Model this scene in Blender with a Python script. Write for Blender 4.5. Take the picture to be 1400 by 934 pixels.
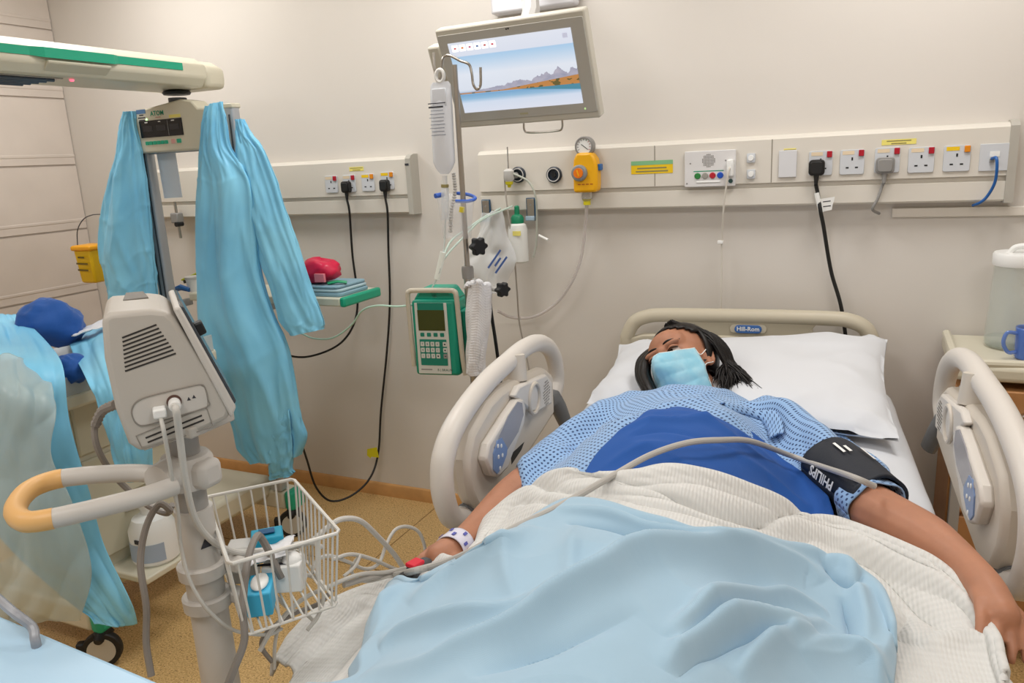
import bpy, bmesh, math, random
import numpy as np
from mathutils import Vector, Matrix
for _o in list(bpy.data.objects): bpy.data.objects.remove(_o)
random.seed(7); RNG = np.random.RandomState(11)
SC = bpy.context.scene
COL = SC.collection
# ------------------------------------------------------------------ camera
FPX, CX, CY = 1050.0, 700.0, 467.0
CR = np.array([[0.9089979, -0.0520421, 0.41353891], [0.41378763, 0.2317624, -0.88037832], [-0.05002604, 0.97137933, 0.23220592]])
CP = np.array([0.0, -2.898, 1.58])
cam_d = bpy.data.cameras.new('camera'); cam = bpy.data.objects.new('camera', cam_d); COL.objects.link(cam)
cam_d.sensor_fit = 'HORIZONTAL'; cam_d.sensor_width = 36.0; cam_d.lens = 36.0 * FPX / 1400.0; cam_d.clip_start = 0.02
cam.matrix_world = Matrix.Translation(Vector(CP)) @ Matrix([list(r) for r in CR]).to_4x4()
SC.camera = cam
# ------------------------------------------------------------------ world, exposure
SC.view_settings.view_transform = 'Standard'; SC.view_settings.look = 'None'; SC.view_settings.gamma = 1.0
SC.view_settings.use_curve_mapping = False; SC.view_settings.exposure = 0.0
wd = bpy.data.worlds.new('world'); SC.world = wd; wd.use_nodes = True
wd.node_tree.nodes['Background'].inputs[0].default_value = (0.75, 0.82, 0.9, 1); wd.node_tree.nodes['Background'].inputs[1].default_value = 0.35
LAMP_W = 13.2
LAMP_COL = (1.0, 0.985, 0.97)
LAMPS = [(-2.9, -0.72), (-1.35, -0.72), (0.2, -0.72), (-2.6, -3.0), (-0.9, -3.0), (0.8, -2.6)]
# ------------------------------------------------------------------ pixel / plane helpers (the photograph is 1400 x 934)
def ray(px, py): return CR @ np.array([px - CX, -(py - CY), -FPX])
def at(px, py, x=None, y=None, z=None):
    d = ray(px, py)
    if x is not None: t = (x - CP[0]) / d[0]
    elif y is not None: t = (y - CP[1]) / d[1]
    else: t = (z - CP[2]) / d[2]
    return CP + t * d
def onplane(px, py, p0, n):
    d = ray(px, py); n = np.array(n, float); t = ((np.array(p0) - CP) @ n) / (d @ n); return CP + t * d
BO = np.array([-.385, -.12, 0.0]); BTH = .083                       # the bed's own frame: u across, v from head to foot
BU = np.array([math.cos(BTH), math.sin(BTH), 0]); BV = np.array([math.sin(BTH), -math.cos(BTH), 0])
def B(u, v, z): return BO + u * BU + v * BV + np.array([0, 0, z])
# ------------------------------------------------------------------ colours and materials
def hexc(h):
    h = h.lstrip('#'); c = [int(h[i:i + 2], 16) / 255 for i in (0, 2, 4)]
    return tuple((x / 12.92 if x <= .04045 else ((x + .055) / 1.055) ** 2.4) for x in c) + (1.0,)
MATS = {}
def mat(name, col, rough=.5, metal=0, bump=0, bscale=60, var=0, vscale=8, trans=0, ior=1.45, emis=None, estr=0, alpha=1, sheen=0, sss=0, coat=0, tint2=None, spec=.5, detail=3):
    if name in MATS: return MATS[name]
    m = bpy.data.materials.new(name); m.use_nodes = True; nt = m.node_tree; b = nt.nodes['Principled BSDF']
    c = hexc(col) if isinstance(col, str) else tuple(col)
    b.inputs['Base Color'].default_value = c; b.inputs['Roughness'].default_value = rough; b.inputs['Metallic'].default_value = metal
    b.inputs['Specular IOR Level'].default_value = spec; b.inputs['IOR'].default_value = ior
    b.inputs['Transmission Weight'].default_value = trans; b.inputs['Alpha'].default_value = alpha; b.inputs['Coat Weight'].default_value = coat
    if sheen: b.inputs['Sheen Weight'].default_value = sheen; b.inputs['Sheen Roughness'].default_value = .5
    if sss: b.inputs['Subsurface Weight'].default_value = sss; b.inputs['Subsurface Radius'].default_value = (.012, .005, .003); b.inputs['Subsurface Scale'].default_value = .6
    if emis: b.inputs['Emission Color'].default_value = hexc(emis); b.inputs['Emission Strength'].default_value = estr
    tc = None
    if var or bump or tint2: tc = nt.nodes.new('ShaderNodeTexCoord')
    if var or tint2:
        n = nt.nodes.new('ShaderNodeTexNoise'); n.inputs['Scale'].default_value = vscale; n.inputs['Detail'].default_value = detail
        nt.links.new(tc.outputs['Object'], n.inputs['Vector'])
        r = nt.nodes.new('ShaderNodeMix'); r.data_type = 'RGBA'
        mr = nt.nodes.new('ShaderNodeMapRange'); mr.inputs['From Min'].default_value = .35; mr.inputs['From Max'].default_value = .65
        nt.links.new(n.outputs['Fac'], mr.inputs['Value']); nt.links.new(mr.outputs['Result'], r.inputs['Factor'])
        d = hexc(tint2) if tint2 else tuple(max(0, x * (1 - var)) for x in c[:3]) + (1,)
        r.inputs['A'].default_value = c; r.inputs['B'].default_value = d; nt.links.new(r.outputs['Result'], b.inputs['Base Color'])
    if bump:
        n2 = nt.nodes.new('ShaderNodeTexNoise'); n2.inputs['Scale'].default_value = bscale; n2.inputs['Detail'].default_value = 3
        nt.links.new(tc.outputs['Object'], n2.inputs['Vector'])
        bp = nt.nodes.new('ShaderNodeBump'); bp.inputs['Strength'].default_value = bump; bp.inputs['Distance'].default_value = .004
        nt.links.new(n2.outputs['Fac'], bp.inputs['Height']); nt.links.new(bp.outputs['Normal'], b.inputs['Normal'])
    MATS[name] = m; return m
# ------------------------------------------------------------------ objects
def tag(o, label=None, cat=None, group=None, kind=None):
    if label: o['label'] = label
    if cat: o['category'] = cat
    if group: o['group'] = group
    if kind: o['kind'] = kind
    return o
def thing(name, loc, label, cat, group=None, rz=0):
    o = bpy.data.objects.new(name, None); COL.objects.link(o); o.location = Vector(loc); o.rotation_euler = (0, 0, rz)
    o.empty_display_size = .05
    return tag(o, label, cat, group)
def root_matrix(o):
    m = Matrix.LocRotScale(o.location, o.rotation_euler, o.scale)
    return (root_matrix(o.parent) @ o.matrix_parent_inverse @ m) if o.parent else m
def adopt(o, parent):
    o.parent = parent; o.matrix_parent_inverse = root_matrix(parent).inverted(); return o
def frame(o, x, y):                                              # a matrix from an origin and two directions
    x = Vector(x).normalized(); z = x.cross(Vector(y)).normalized(); y = z.cross(x)
    m = Matrix((x, y, z)).transposed().to_4x4(); m.translation = Vector(o); return m
I4 = Matrix.Identity(4)
class MB:
    def __init__(s): s.v = []; s.f = []; s.uv = None; s.mi = []; s.cur = 0
    def add(s, vs, fs, M=None):
        k = len(s.v)
        s.v += [tuple(M @ Vector(p)) if M is not None else tuple(p) for p in vs]
        s.f += [tuple(i + k for i in f) for f in fs]; s.mi += [s.cur] * len(fs); return s
    def box(s, c, d, M=None):
        x, y, z = c; a, b, e = d[0] / 2, d[1] / 2, d[2] / 2
        vs = [(x - a, y - b, z - e), (x + a, y - b, z - e), (x + a, y + b, z - e), (x - a, y + b, z - e), (x - a, y - b, z + e), (x + a, y - b, z + e), (x + a, y + b, z + e), (x - a, y + b, z + e)]
        return s.add(vs, [(3, 2, 1, 0), (4, 5, 6, 7), (0, 1, 5, 4), (1, 2, 6, 5), (2, 3, 7, 6), (3, 0, 4, 7)], M)
    def prism(s, poly, z0, z1, M=None):
        n = len(poly); vs = [(p[0], p[1], z0) for p in poly] + [(p[0], p[1], z1) for p in poly]
        fs = [tuple(range(n - 1, -1, -1)), tuple(range(n, 2 * n))] + [(i, (i + 1) % n, n + (i + 1) % n, n + i) for i in range(n)]
        return s.add(vs, fs, M)
    def lathe(s, prof, n=24, M=None, caps=True):                             # (radius, height) pairs about z
        vs = []; fs = []; m = len(prof)
        for i in range(n):
            a = 2 * math.pi * i / n
            for r, h in prof: vs.append((max(r, 1e-5) * math.cos(a), max(r, 1e-5) * math.sin(a), h))
        for i in range(n):
            for j in range(m - 1): fs.append((i * m + j, ((i + 1) % n) * m + j, ((i + 1) % n) * m + j + 1, i * m + j + 1))
        if caps: fs.append(tuple(((n - 1 - i) * m) for i in range(n))); fs.append(tuple((i * m + m - 1) for i in range(n)))
        return s.add(vs, fs, M)
    def cyl(s, p0, p1, r0, r1=None, n=16, M=None): return s.tube([p0, p1], [r0, r0 if r1 is None else r1], n, M=M)
    def tube(s, pts, r, n=8, closed=False, M=None, caps=True, flat=None):
        P = [Vector(p) for p in pts]; m = len(P); rr = r if isinstance(r, (list, tuple, np.ndarray)) else [r] * m
        T = []
        for i in range(m):
            a = P[(i - 1) % m] if (closed or i > 0) else P[i]; b = P[(i + 1) % m] if (closed or i < m - 1) else P[i]
            t = b - a; T.append(t.normalized() if t.length > 1e-9 else Vector((0, 0, 1)))
        up = Vector((0, 0, 1)) if abs(T[0].z) < .9 else Vector((1, 0, 0))
        N = T[0].cross(up).normalized(); vs = []; fs = []
        for i in range(m):
            N = N - T[i] * N.dot(T[i])
            N = N.normalized() if N.length > 1e-6 else T[i].orthogonal().normalized()
            Bn = T[i].cross(N)
            for k in range(n):
                a = 2 * math.pi * k / n; vs.append(P[i] + (N * math.cos(a) * (flat or 1) + Bn * math.sin(a)) * float(rr[i]))
        for i in range(m if closed else m - 1):
            j = (i + 1) % m
            for k in range(n): fs.append((i * n + k, i * n + (k + 1) % n, j * n + (k + 1) % n, j * n + k))
        if not closed and caps: fs.append(tuple(range(n - 1, -1, -1))); fs.append(tuple((m - 1) * n + k for k in range(n)))
        return s.add(vs, fs, M)
    def ell(s, c, r, M=None, nu=16, nv=10):
        prof = []; vs = []; fs = []
        for j in range(1, nv):
            t = math.pi * j / nv
            for i in range(nu):
                a = 2 * math.pi * i / nu; vs.append((c[0] + r[0] * math.sin(t) * math.cos(a), c[1] + r[1] * math.sin(t) * math.sin(a), c[2] - r[2] * math.cos(t)))
        for j in range(nv - 2):
            for i in range(nu): fs.append((j * nu + i, j * nu + (i + 1) % nu, (j + 1) * nu + (i + 1) % nu, (j + 1) * nu + i))
        a = len(vs); vs += [(c[0], c[1], c[2] - r[2]), (c[0], c[1], c[2] + r[2])]
        for i in range(nu): fs.append((a, (i + 1) % nu, i)); fs.append((a + 1, (nv - 2) * nu + i, (nv - 2) * nu + (i + 1) % nu))
        return s.add(vs, fs, M)
    def grid(s, G, uv=None, flip=False):                          # G: (rows, cols, 3)
        n, m = G.shape[:2]; k = len(s.v); s.v += [tuple(p) for p in G.reshape(-1, 3)]
        fs = []
        for i in range(n - 1):
            for j in range(m - 1):
                f = (k + i * m + j, k + i * m + j + 1, k + (i + 1) * m + j + 1, k + (i + 1) * m + j); fs.append(f[::-1] if flip else f)
        s.f += fs; s.mi += [s.cur] * len(fs)
        if uv is not None: s.uv = uv.reshape(-1, 2)
        return s
    def mesh(s, name):
        me = bpy.data.meshes.new(name); me.from_pydata(s.v, [], s.f); me.update()
        if s.uv is not None and len(s.uv) == len(s.v):
            l = me.uv_layers.new(name='UVMap'); idx = np.zeros(len(me.loops), int); me.loops.foreach_get('vertex_index', idx)
            l.data.foreach_set('uv', np.asarray(s.uv, float)[idx].ravel())
        return me
    def build(s, name, m, parent=None, bevel=0, seg=2, smooth=True, ang=35, solid=0, sub=0, local=False, mats=None):
        me = s.mesh(name); 
        if s.uv is None:
            bm = bmesh.new(); bm.from_mesh(me); bmesh.ops.recalc_face_normals(bm, faces=bm.faces); bm.to_mesh(me); bm.free()
        for q in (mats or [m]): me.materials.append(q)
        if mats: me.polygons.foreach_set('material_index', s.mi)
        if smooth: me.shade_smooth(); 
        if smooth and ang < 180: me.set_sharp_from_angle(angle=math.radians(ang))
        o = bpy.data.objects.new(name, me); COL.objects.link(o)
        if parent is not None:
            if local: o.parent = parent
            else: adopt(o, parent)
        if solid: q = o.modifiers.new('s', 'SOLIDIFY'); q.thickness = solid; q.offset = -1
        if sub: q = o.modifiers.new('d', 'SUBSURF'); q.levels = sub; q.render_levels = sub
        if bevel: q = o.modifiers.new('b', 'BEVEL'); q.width = bevel; q.segments = seg; q.limit_method = 'ANGLE'; q.angle_limit = math.radians(40); q.harden_normals = False
        return o
def rrect(w, h, r, n=4, cx=0, cy=0):
    p = []
    for sx, sy, a0 in ((1, -1, -90), (1, 1, 0), (-1, 1, 90), (-1, -1, 180)):
        for k in range(n + 1):
            a = math.radians(a0 + 90 * k / n); p.append((cx + sx * (w / 2 - r) + r * math.cos(a), cy + sy * (h / 2 - r) + r * math.sin(a)))
    return p
def crv(pts, n=8, closed=False):                                  # Catmull-Rom through the points
    P = [np.array(p, float) for p in pts]; m = len(P); out = []
    for i in range(m if closed else m - 1):
        p0 = P[(i - 1) % m] if (closed or i > 0) else 2 * P[0] - P[1]; p1 = P[i]; p2 = P[(i + 1) % m]
        p3 = P[(i + 2) % m] if (closed or i + 2 < m) else 2 * P[-1] - P[-2]
        for k in range(n):
            t = k / n; out.append(.5 * ((2 * p1) + (-p0 + p2) * t + (2 * p0 - 5 * p1 + 4 * p2 - p3) * t * t + (-p0 + 3 * p1 - 3 * p2 + p3) * t ** 3))
    if not closed: out.append(P[-1])
    return out
def resample(pts, n):
    P = np.array(pts, float); d = np.r_[0, np.cumsum(np.linalg.norm(np.diff(P, axis=0), axis=1))]; t = np.linspace(0, d[-1], n)
    return np.stack([np.interp(t, d, P[:, k]) for k in range(P.shape[1])], 1)
def loft(rows, ni, nj):                                           # smooth grid through rows of points
    R_ = np.stack([resample(crv(r, 8), nj) for r in rows]); m = len(rows); out = np.zeros((ni, nj, R_.shape[2]))
    Q = np.array(crv(list(R_), 12)); t = np.linspace(0, len(Q) - 1, ni)
    a = np.floor(t).astype(int); a = np.minimum(a, len(Q) - 2); f = (t - a)[:, None, None]
    return Q[a] * (1 - f) + Q[a + 1] * f
_PERM = np.random.RandomState(3).permutation(4096)
def vnoise(x, y, z=0.0):                                          # smooth value noise, -1..1
    x, y, z = np.broadcast_arrays(np.asarray(x, float), np.asarray(y, float), np.asarray(z, float))
    xi, yi, zi = np.floor(x).astype(int), np.floor(y).astype(int), np.floor(z).astype(int); fx, fy, fz = x - xi, y - yi, z - zi
    s = lambda t: t * t * t * (t * (t * 6 - 15) + 10)
    def h(a, b, c): return _PERM[(_PERM[(_PERM[a & 4095] + b) & 4095] + c) & 4095] / 2047.5 - 1
    u, v, w = s(fx), s(fy), s(fz); r = 0
    for dx in (0, 1):
        for dy in (0, 1):
            for dz in (0, 1): r = r + h(xi + dx, yi + dy, zi + dz) * (u if dx else 1 - u) * (v if dy else 1 - v) * (w if dz else 1 - w)
    return r
def ridged(x, y, z=0.0): return 1 - np.abs(vnoise(x, y, z)) * 2
def gnormals(G):
    du = np.gradient(G, axis=0); dv = np.gradient(G, axis=1); n = np.cross(dv, du); l = np.linalg.norm(n, axis=2, keepdims=True); return n / np.maximum(l, 1e-9)
def guv(G):                                                       # metric uv along rows and columns
    a = np.concatenate([np.zeros((1, G.shape[1])), np.cumsum(np.linalg.norm(np.diff(G, axis=0), axis=2), 0)]); b = np.concatenate([np.zeros((G.shape[0], 1)), np.cumsum(np.linalg.norm(np.diff(G, axis=1), axis=2), 1)], 1)
    b = b - b.mean(1, keepdims=True)
    return np.stack([b, a], 2)
def text(name, s, size, M, m, parent=None, depth=.0004, sx=1.0, align='CENTER', bold=False):
    if s.startswith('#'):                                        # print too small to read in the photograph: one inked line
        w_ = len(s) * size * .52 * sx; x_ = 0 if align == 'CENTER' else w_ / 2
        o = MB().box((x_, 0, depth / 2), (w_, size * .5, max(depth, .0003)), M).build('print_line', m, None, smooth=False)
        return adopt(o, parent) if parent is not None else o
    c = bpy.data.curves.new(name, 'FONT'); c.body = s; c.size = size; c.align_x = align; c.align_y = 'CENTER'; c.extrude = depth; c.resolution_u = 2
    if bold: c.offset = size * .02
    t = bpy.data.objects.new(name, c); COL.objects.link(t); dg = bpy.context.evaluated_depsgraph_get(); me = bpy.data.meshes.new_from_object(t.evaluated_get(dg))
    bpy.data.objects.remove(t); me.name = name; me.transform(M @ Matrix.Diagonal((sx, 1, 1, 1))); me.materials.clear(); me.materials.append(m)
    o = bpy.data.objects.new(name, me); COL.objects.link(o)
    if parent is not None: adopt(o, parent)
    return o
def plate(mb, M, w, h, d, r=.003, cx=0, cy=0, z0=0): return mb.prism(rrect(w, h, min(r, w / 2 - 1e-4, h / 2 - 1e-4), 3, cx, cy), z0, z0 + d, M)
# ================================================================== the room
M_wall = mat('wall_paint', '#dcd6ce', .55, bump=.05, bscale=90, var=.03, vscale=1.5)
M_ceil = mat('ceiling_paint', '#f2efe9', .8)
M_tile = mat('wall_tile', '#ddd2c8', .28, var=.07, vscale=3.5, bump=.03, bscale=20)
M_grout = mat('grout', '#d2c8bf', .8)
M_wood = mat('baseboard_wood', '#d09d63', .45, var=.12, vscale=14)
RX0, RX1, RY0, RY1, RZ = -3.9, 1.9, 0.0, -4.6, 2.75
def struct(name, mb, m, parent=None, **k):
    o = mb.build(name, m, parent, **k)
    if parent is None: o['kind'] = 'structure'
    return o
# floor: speckled tan vinyl with welded seams
mf = mat('floor_vinyl', '#c8a468', .38)
nt = mf.node_tree; bs = nt.nodes['Principled BSDF']; tc = nt.nodes.new('ShaderNodeTexCoord')
n1 = nt.nodes.new('ShaderNodeTexNoise'); n1.inputs['Scale'].default_value = 170; n1.inputs['Detail'].default_value = 2; nt.links.new(tc.outputs['Object'], n1.inputs['Vector'])
v1 = nt.nodes.new('ShaderNodeTexVoronoi'); v1.inputs['Scale'].default_value = 75; nt.links.new(tc.outputs['Object'], v1.inputs['Vector'])
cr = nt.nodes.new('ShaderNodeValToRGB'); cr.color_ramp.elements[0].position = .38; cr.color_ramp.elements[0].color = hexc('#b8945c'); cr.color_ramp.elements[1].position = .62; cr.color_ramp.elements[1].color = hexc('#ddbb84')
nt.links.new(n1.outputs['Fac'], cr.inputs['Fac'])
lt = nt.nodes.new('ShaderNodeMath'); lt.operation = 'LESS_THAN'; lt.inputs[1].default_value = .17; nt.links.new(v1.outputs['Distance'], lt.inputs[0])
mx = nt.nodes.new('ShaderNodeMix'); mx.data_type = 'RGBA'; mx.inputs['B'].default_value = hexc('#7d6038'); nt.links.new(lt.outputs[0], mx.inputs['Factor']); nt.links.new(cr.outputs['Color'], mx.inputs['A']); nt.links.new(mx.outputs['Result'], bs.inputs['Base Color'])
cxm, cym = (RX0 + RX1) / 2, (RY0 + RY1) / 2; LX, LY = RX1 - RX0, RY0 - RY1
fl = struct('floor', MB().box((cxm, cym, -.05), (LX + .2, LY + .2, .1)), mf, smooth=False)
M_seam = mat('floor_seam', '#8a6c42', .6)
for y0 in (-.62, -2.4): MB().box((cxm, y0, .0004), (LX, .004, .0008)).build('floor_seam', M_seam, fl, smooth=False)
MB().box((-1.78, -.31, .0004), (.004, .6, .0008)).build('floor_seam', M_seam, fl, smooth=False)
struct('ceiling', MB().box((cxm, cym, RZ + .05), (LX + .2, LY + .2, .1)), M_ceil, smooth=False)
wb = struct('wall_back', MB().box((cxm, .05, RZ / 2), (LX + .2, .1, RZ)), M_wall, smooth=False)
struct('wall_right', MB().box((RX1 + .05, cym, RZ / 2), (.1, LY, RZ)), M_wall, smooth=False)
struct('wall_front', MB().box((cxm, RY1 - .05, RZ / 2), (LX + .2, .1, RZ)), M_wall, smooth=False)
wl = struct('wall_left', MB().box((RX0 - .06, cym, RZ / 2), (.1, LY, RZ)), M_grout, smooth=False)
# left wall: large ceramic tiles in courses, each with a pair of moulded ribs along its lower edge
TH, TW = .34, .6
pr = [(0, .004), (.010, .006), (.010, .04), (.0125, .044), (.0125, .054), (.010, .058), (.010, TH - .004), (0, TH - .004)]
tm = MB(); tm.prism([(p[0], p[1]) for p in pr], .0025, TW - .0025, Matrix(((1, 0, 0, 0), (0, 0, -1, 0), (0, 1, 0, 0), (0, 0, 0, 1))))
tme = tm.mesh('tile'); tme.materials.append(M_tile)
z0 = -.04
for i in range(9):
    zz = z0 + i * TH
    if zz + TH > RZ: continue
    for j in range(5):
        o = bpy.data.objects.new('tile', tme); COL.objects.link(o); o.location = (RX0 - .01, -.002 - j * TW, max(zz, 0)); o.scale.z = (TH + min(zz, 0)) / TH; adopt(o, wl)
struct('baseboard_back', MB().prism([(0, 0), (-.014, 0), (-.014, .05), (-.009, .06), (0, .064)], RX0, RX1, Matrix(((0, 0, 1, 0), (1, 0, 0, 0), (0, 1, 0, 0), (0, 0, 0, 1)))), M_wood)
struct('trim_1', MB().box((.98, -.008, 1.338), (1.82, .016, .03)), mat('conduit_white', '#e6dfd4', .4), bevel=.003)
# ceiling light panels (out of frame above)
M_lamp = mat('lamp_frame', '#ffffff', .4)
M_diff = mat('lamp_diffuser', '#ffffff', .4, emis='#fff4e6', estr=1.0)
LG = 'ceiling light panels'
for (lx, ly) in LAMPS:
    t = thing('ceiling_light', (lx, ly, RZ), 'square white light panel set in the ceiling', 'ceiling light', LG)
    f = MB()
    for sx, sy, w, d in ((0, .3, .64, .03), (0, -.3, .64, .03), (.3, 0, .03, .6), (-.3, 0, .03, .6)): f.box((lx + sx, ly + sy, RZ - .012), (w, d, .024))
    f.build('frame', M_lamp, t)
    MB().box((lx, ly, RZ - .006), (.58, .58, .01)).build('diffuser', M_diff, t, smooth=False)
    ld = bpy.data.lights.new('ceiling_lamp', 'AREA'); ld.shape = 'SQUARE'; ld.size = .57; ld.energy = LAMP_W; ld.color = LAMP_COL
    lo = bpy.data.objects.new('ceiling_lamp', ld); COL.objects.link(lo); lo.location = (lx, ly, RZ - .03); adopt(lo, t)
# ================================================================== bedhead trunking and what is fixed on it
M_trunk = mat('trunk_cream', '#dcd6cb', .42)
M_trunkend = mat('trunk_end_grey', '#b4b0a6', .45)
M_groove = mat('groove_dark', '#8f887b', .6)
M_sock = mat('socket_white', '#e4e4e6', .35); M_sockgrey = mat('socket_grey', '#cfd2d6', .4)
M_red = mat('rocker_red', '#b01a2c', .35); M_amber = mat('rocker_amber', '#e08a18', .35); M_black = mat('black_plastic', '#16181b', .45)
M_blk2 = mat('black_rubber', '#1b1a19', .5); M_grey = mat('grey_plastic', '#8f8d8a', .45); M_ltgrey = mat('light_grey_plastic', '#c8c6c2', .42)
M_yel = mat('yellow_label', '#efe27a', .6); M_yel2 = mat('strong_yellow', '#f0c81c', .5); M_ink = mat('dark_ink', '#3a3a40', .7); M_chrome = mat('chrome', '#c9c9c9', .22, metal=1)
M_steel = mat('steel', '#b3aea6', .3, metal=1); M_white = mat('white_plastic', '#efefec', .4); M_green = mat('green_plastic', '#1d9270', .4); M_blue = mat('blue_plastic', '#2c67a8', .4)
YF = -.062
PX = Matrix(((0, 0, 1, 0), (1, 0, 0, 0), (0, 1, 0, 0), (0, 0, 0, 1)))                   # (y, z) profile swept along x
TPROF = [(0, 1.612), (-.03, 1.612), (-.05, 1.607), (-.06, 1.597), (-.06, 1.452), (-.047, 1.450), (-.047, 1.436), (-.056, 1.434), (-.056, 1.378), (-.048, 1.372), (0, 1.372)]
def wallM(px, py, y=YF):
    p = at(px, py, y=y); return frame(p, (1, 0, 0), (0, 0, 1))
def wx(px, py, y=YF): return float(at(px, py, y=y)[0])
def trunk(x0, x1, label, seams, ends):
    t = thing('bedhead_trunking', ((x0 + x1) / 2, 0, 1.37), label, 'trunking')
    MB().prism(TPROF, x0, x1, PX).build('body', M_trunk, t, ang=20)
    for s in seams: MB().box((s, -.0602, 1.525), (.003, .001, .145)).build('panel_joint', M_groove, t, smooth=False)
    for e in ends: MB().prism([(0, 1.618), (-.034, 1.618), (-.055, 1.612), (-.066, 1.6), (-.066, 1.368), (0, 1.366)], e - .012, e + .012, PX).build('end_cap', M_trunkend, t, ang=20)
    return t
trR = trunk(wx(655, 250), wx(1384, 220), 'long cream bedhead trunking carrying gas outlets and nurse call panel', [wx(895, 225), wx(1055, 220)], [wx(1384, 220)])
trL = trunk(-3.35, wx(562, 250), 'shorter cream bedhead trunking beside the hanging blue gowns', [-2.6], [wx(560, 250)])
def socket(parent, px, py, sw, label=None, w=.074, h=.08):
    M = wallM(px, py); M.translation.y = -.0605
    f = plate(MB(), M, w, h, .005, .006).build('socket_plate', M_sockgrey, parent, bevel=.001)
    for q in ((0, .010, .005, .010), (-.014, -.018, .009, .0045), (.014, -.018, .009, .0045)): MB().box((q[0], q[1], .0052), (q[2], q[3], .001), M).build('pin_slot', M_black, f, smooth=False)
    MB().box((w / 2 - .010, h / 2 - .012, .008), (.016, .020, .007), M).build('rocker_switch', M_amber if sw == 'amber' else M_red, f, bevel=.0015)
    MB().box((-.012, h / 2 - .010, .0053), (.036, .012, .0008), M).build('label_strip', M_yel2 if sw == 'amber' else mat('cream_label', '#e6d3b4', .6), f, smooth=False)
    return M
def sticker(parent, px, py, w, h, m, lines=(), tilt=0, mi=None, name='sticker'):
    M = wallM(px, py); M.translation.y = -.0606
    s = plate(MB(), M, w, h, .0006, .001).build(name, m, parent, smooth=False)
    for k, (ly, lw, sz, tx) in enumerate(lines): text('print', tx, sz, M @ Matrix.Translation((0, ly, .0008)), mi or mat('sticker_ink', '#938a58', .7), s, depth=.0001, sx=lw)
    return s
# ---- right trunking, from its left end
for px in (709, 758):
    M = wallM(px, 239); M.translation.y = -.06
    g = MB().lathe([(0, 0), (.031, 0), (.031, .010), (.026, .014), (.022, .014), (.021, .006), (0, .006)], 28, M).build('gas_outlet', mat('outlet_navy', '#26303c', .35), trR)
    MB().lathe([(.0225, .0145), (.0262, .0145), (.0262, .0155), (.0225, .0155), (.0225, .0145)], 28, M, caps=False).build('ring', M_ltgrey, g)
    MB().lathe([(0, .0), (.009, .0), (.009, .012), (0, .012)], 16, M).build('core', M_black, g)
sticker(trR, 891, 229, .155, .044, M_yel2, [(.0145, 1, .011, '############'), (-.002, 1, .0105, '####################'), (-.0135, 1, .0105, '######################')][1:], name='warning_sticker')
M = wallM(891, 222.5); M.translation.y = -.0613
plate(MB(), M, .155, .015, .0004, .001).build('sticker_band', mat('label_green', '#86bf8d', .6), trR, smooth=False)
# nurse call panel
M = wallM(971, 230.5); M.translation.y = -.0605
nc = plate(MB(), M, .178, .125, .012, .004).build('nurse_call_panel', mat('panel_white', '#dedcdb', .4), trR, bevel=.002)
sp = MB()
for i in range(-4, 5):
    for j in range(-4, 5):
        if i * i + j * j <= 18: sp.box((-.004 + i * .0052, .028 + j * .0052, .0122), (.003, .003, .0008), M)
sp.build('speaker_grille', mat('grille_dark', '#5c5650', .6), nc, smooth=False)
for k, (dx, c) in enumerate(((-.042, '#2c7d3c'), (-.0155, '#9a978f'), (.0105, '#b3202e'), (.037, '#1f52b8'))):
    MB().lathe([(0, .012), (.011, .012), (.011, .015), (.009, .0165), (0, .0165)], 20, M @ Matrix.Translation((dx, -.024, 0))).build('call_button', mat('button' + c, c, .35), nc)
MB().box((-.004, -.0455, .013), (.085, .006, .003), M).build('lip', M_white, nc, bevel=.0015)
MB().box((-.004, -.008, .0122), (.105, .003, .0006), M).build('print_line', M_green, nc, smooth=False)
hs = MB(); hs.box((.073, .0, .022), (.022, .058, .022), M); hc = hs.build('call_cord_holder', M_white, nc, bevel=.004)
MB().lathe([(0, .012), (.0075, .012), (.0075, .017), (0, .017)], 16, M @ Matrix.Translation((.0735, -.045, 0))).build('key_switch', mat('dark_teal', '#2a4a48', .4), nc)
for (dx, dy) in ((-.068, .02), (.055, .026), (-.08, -.05)): MB().lathe([(0, .012), (.003, .012), (.003, .0128), (0, .0128)], 10, M @ Matrix.Translation((dx, dy, 0))).build('screw', M_grey, nc)
for py in (216, 238):
    M = wallM(1027, py); M.translation.y = -.0605
    f = plate(MB(), M, .028, .032, .006, .003).build('light_switch', M_sockgrey, trR, bevel=.001)
    MB().lathe([(0, .006), (.010, .006), (.009, .014), (0, .014)], 20, M).build('button', M_white, f)
M = wallM(1077, 224); M.translation.y = -.0605
f = plate(MB(), M, .058, .09, .007, .002).build('blank_plate', mat('plate_grey', '#d8d8da', .4), trR, bevel=.0015)
sticker(trR, 1080, 205, .04, .01, M_yel, [(0, 1, .006, '############')])
for px, py, sw in ((1122, 223, 'red'), (1165, 221.5, 'red'), (1213, 219, 'red'), (1259.5, 218.5, 'red'), (1308, 216.5, 'amber')): socket(trR, px, py, sw)
sticker(trR, 1229, 194, .1, .017, M_yel, [(.0035, 1, .0065, '#####################'), (-.0045, 1, .0065, '#############')])
M = wallM(1359.5, 215); M.translation.y = -.0605
dp = plate(MB(), M, .08, .082, .005, .002).build('data_plate', M_sockgrey, trR, bevel=.001)
plate(MB(), M, .026, .016, .0016, .001, 0, .010, .005).build('port_cover', M_white, dp)
MB().box((-.006, -.009, .008), (.014, .012, .008), M).build('data_jack', M_grey, dp, bevel=.001)
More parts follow.
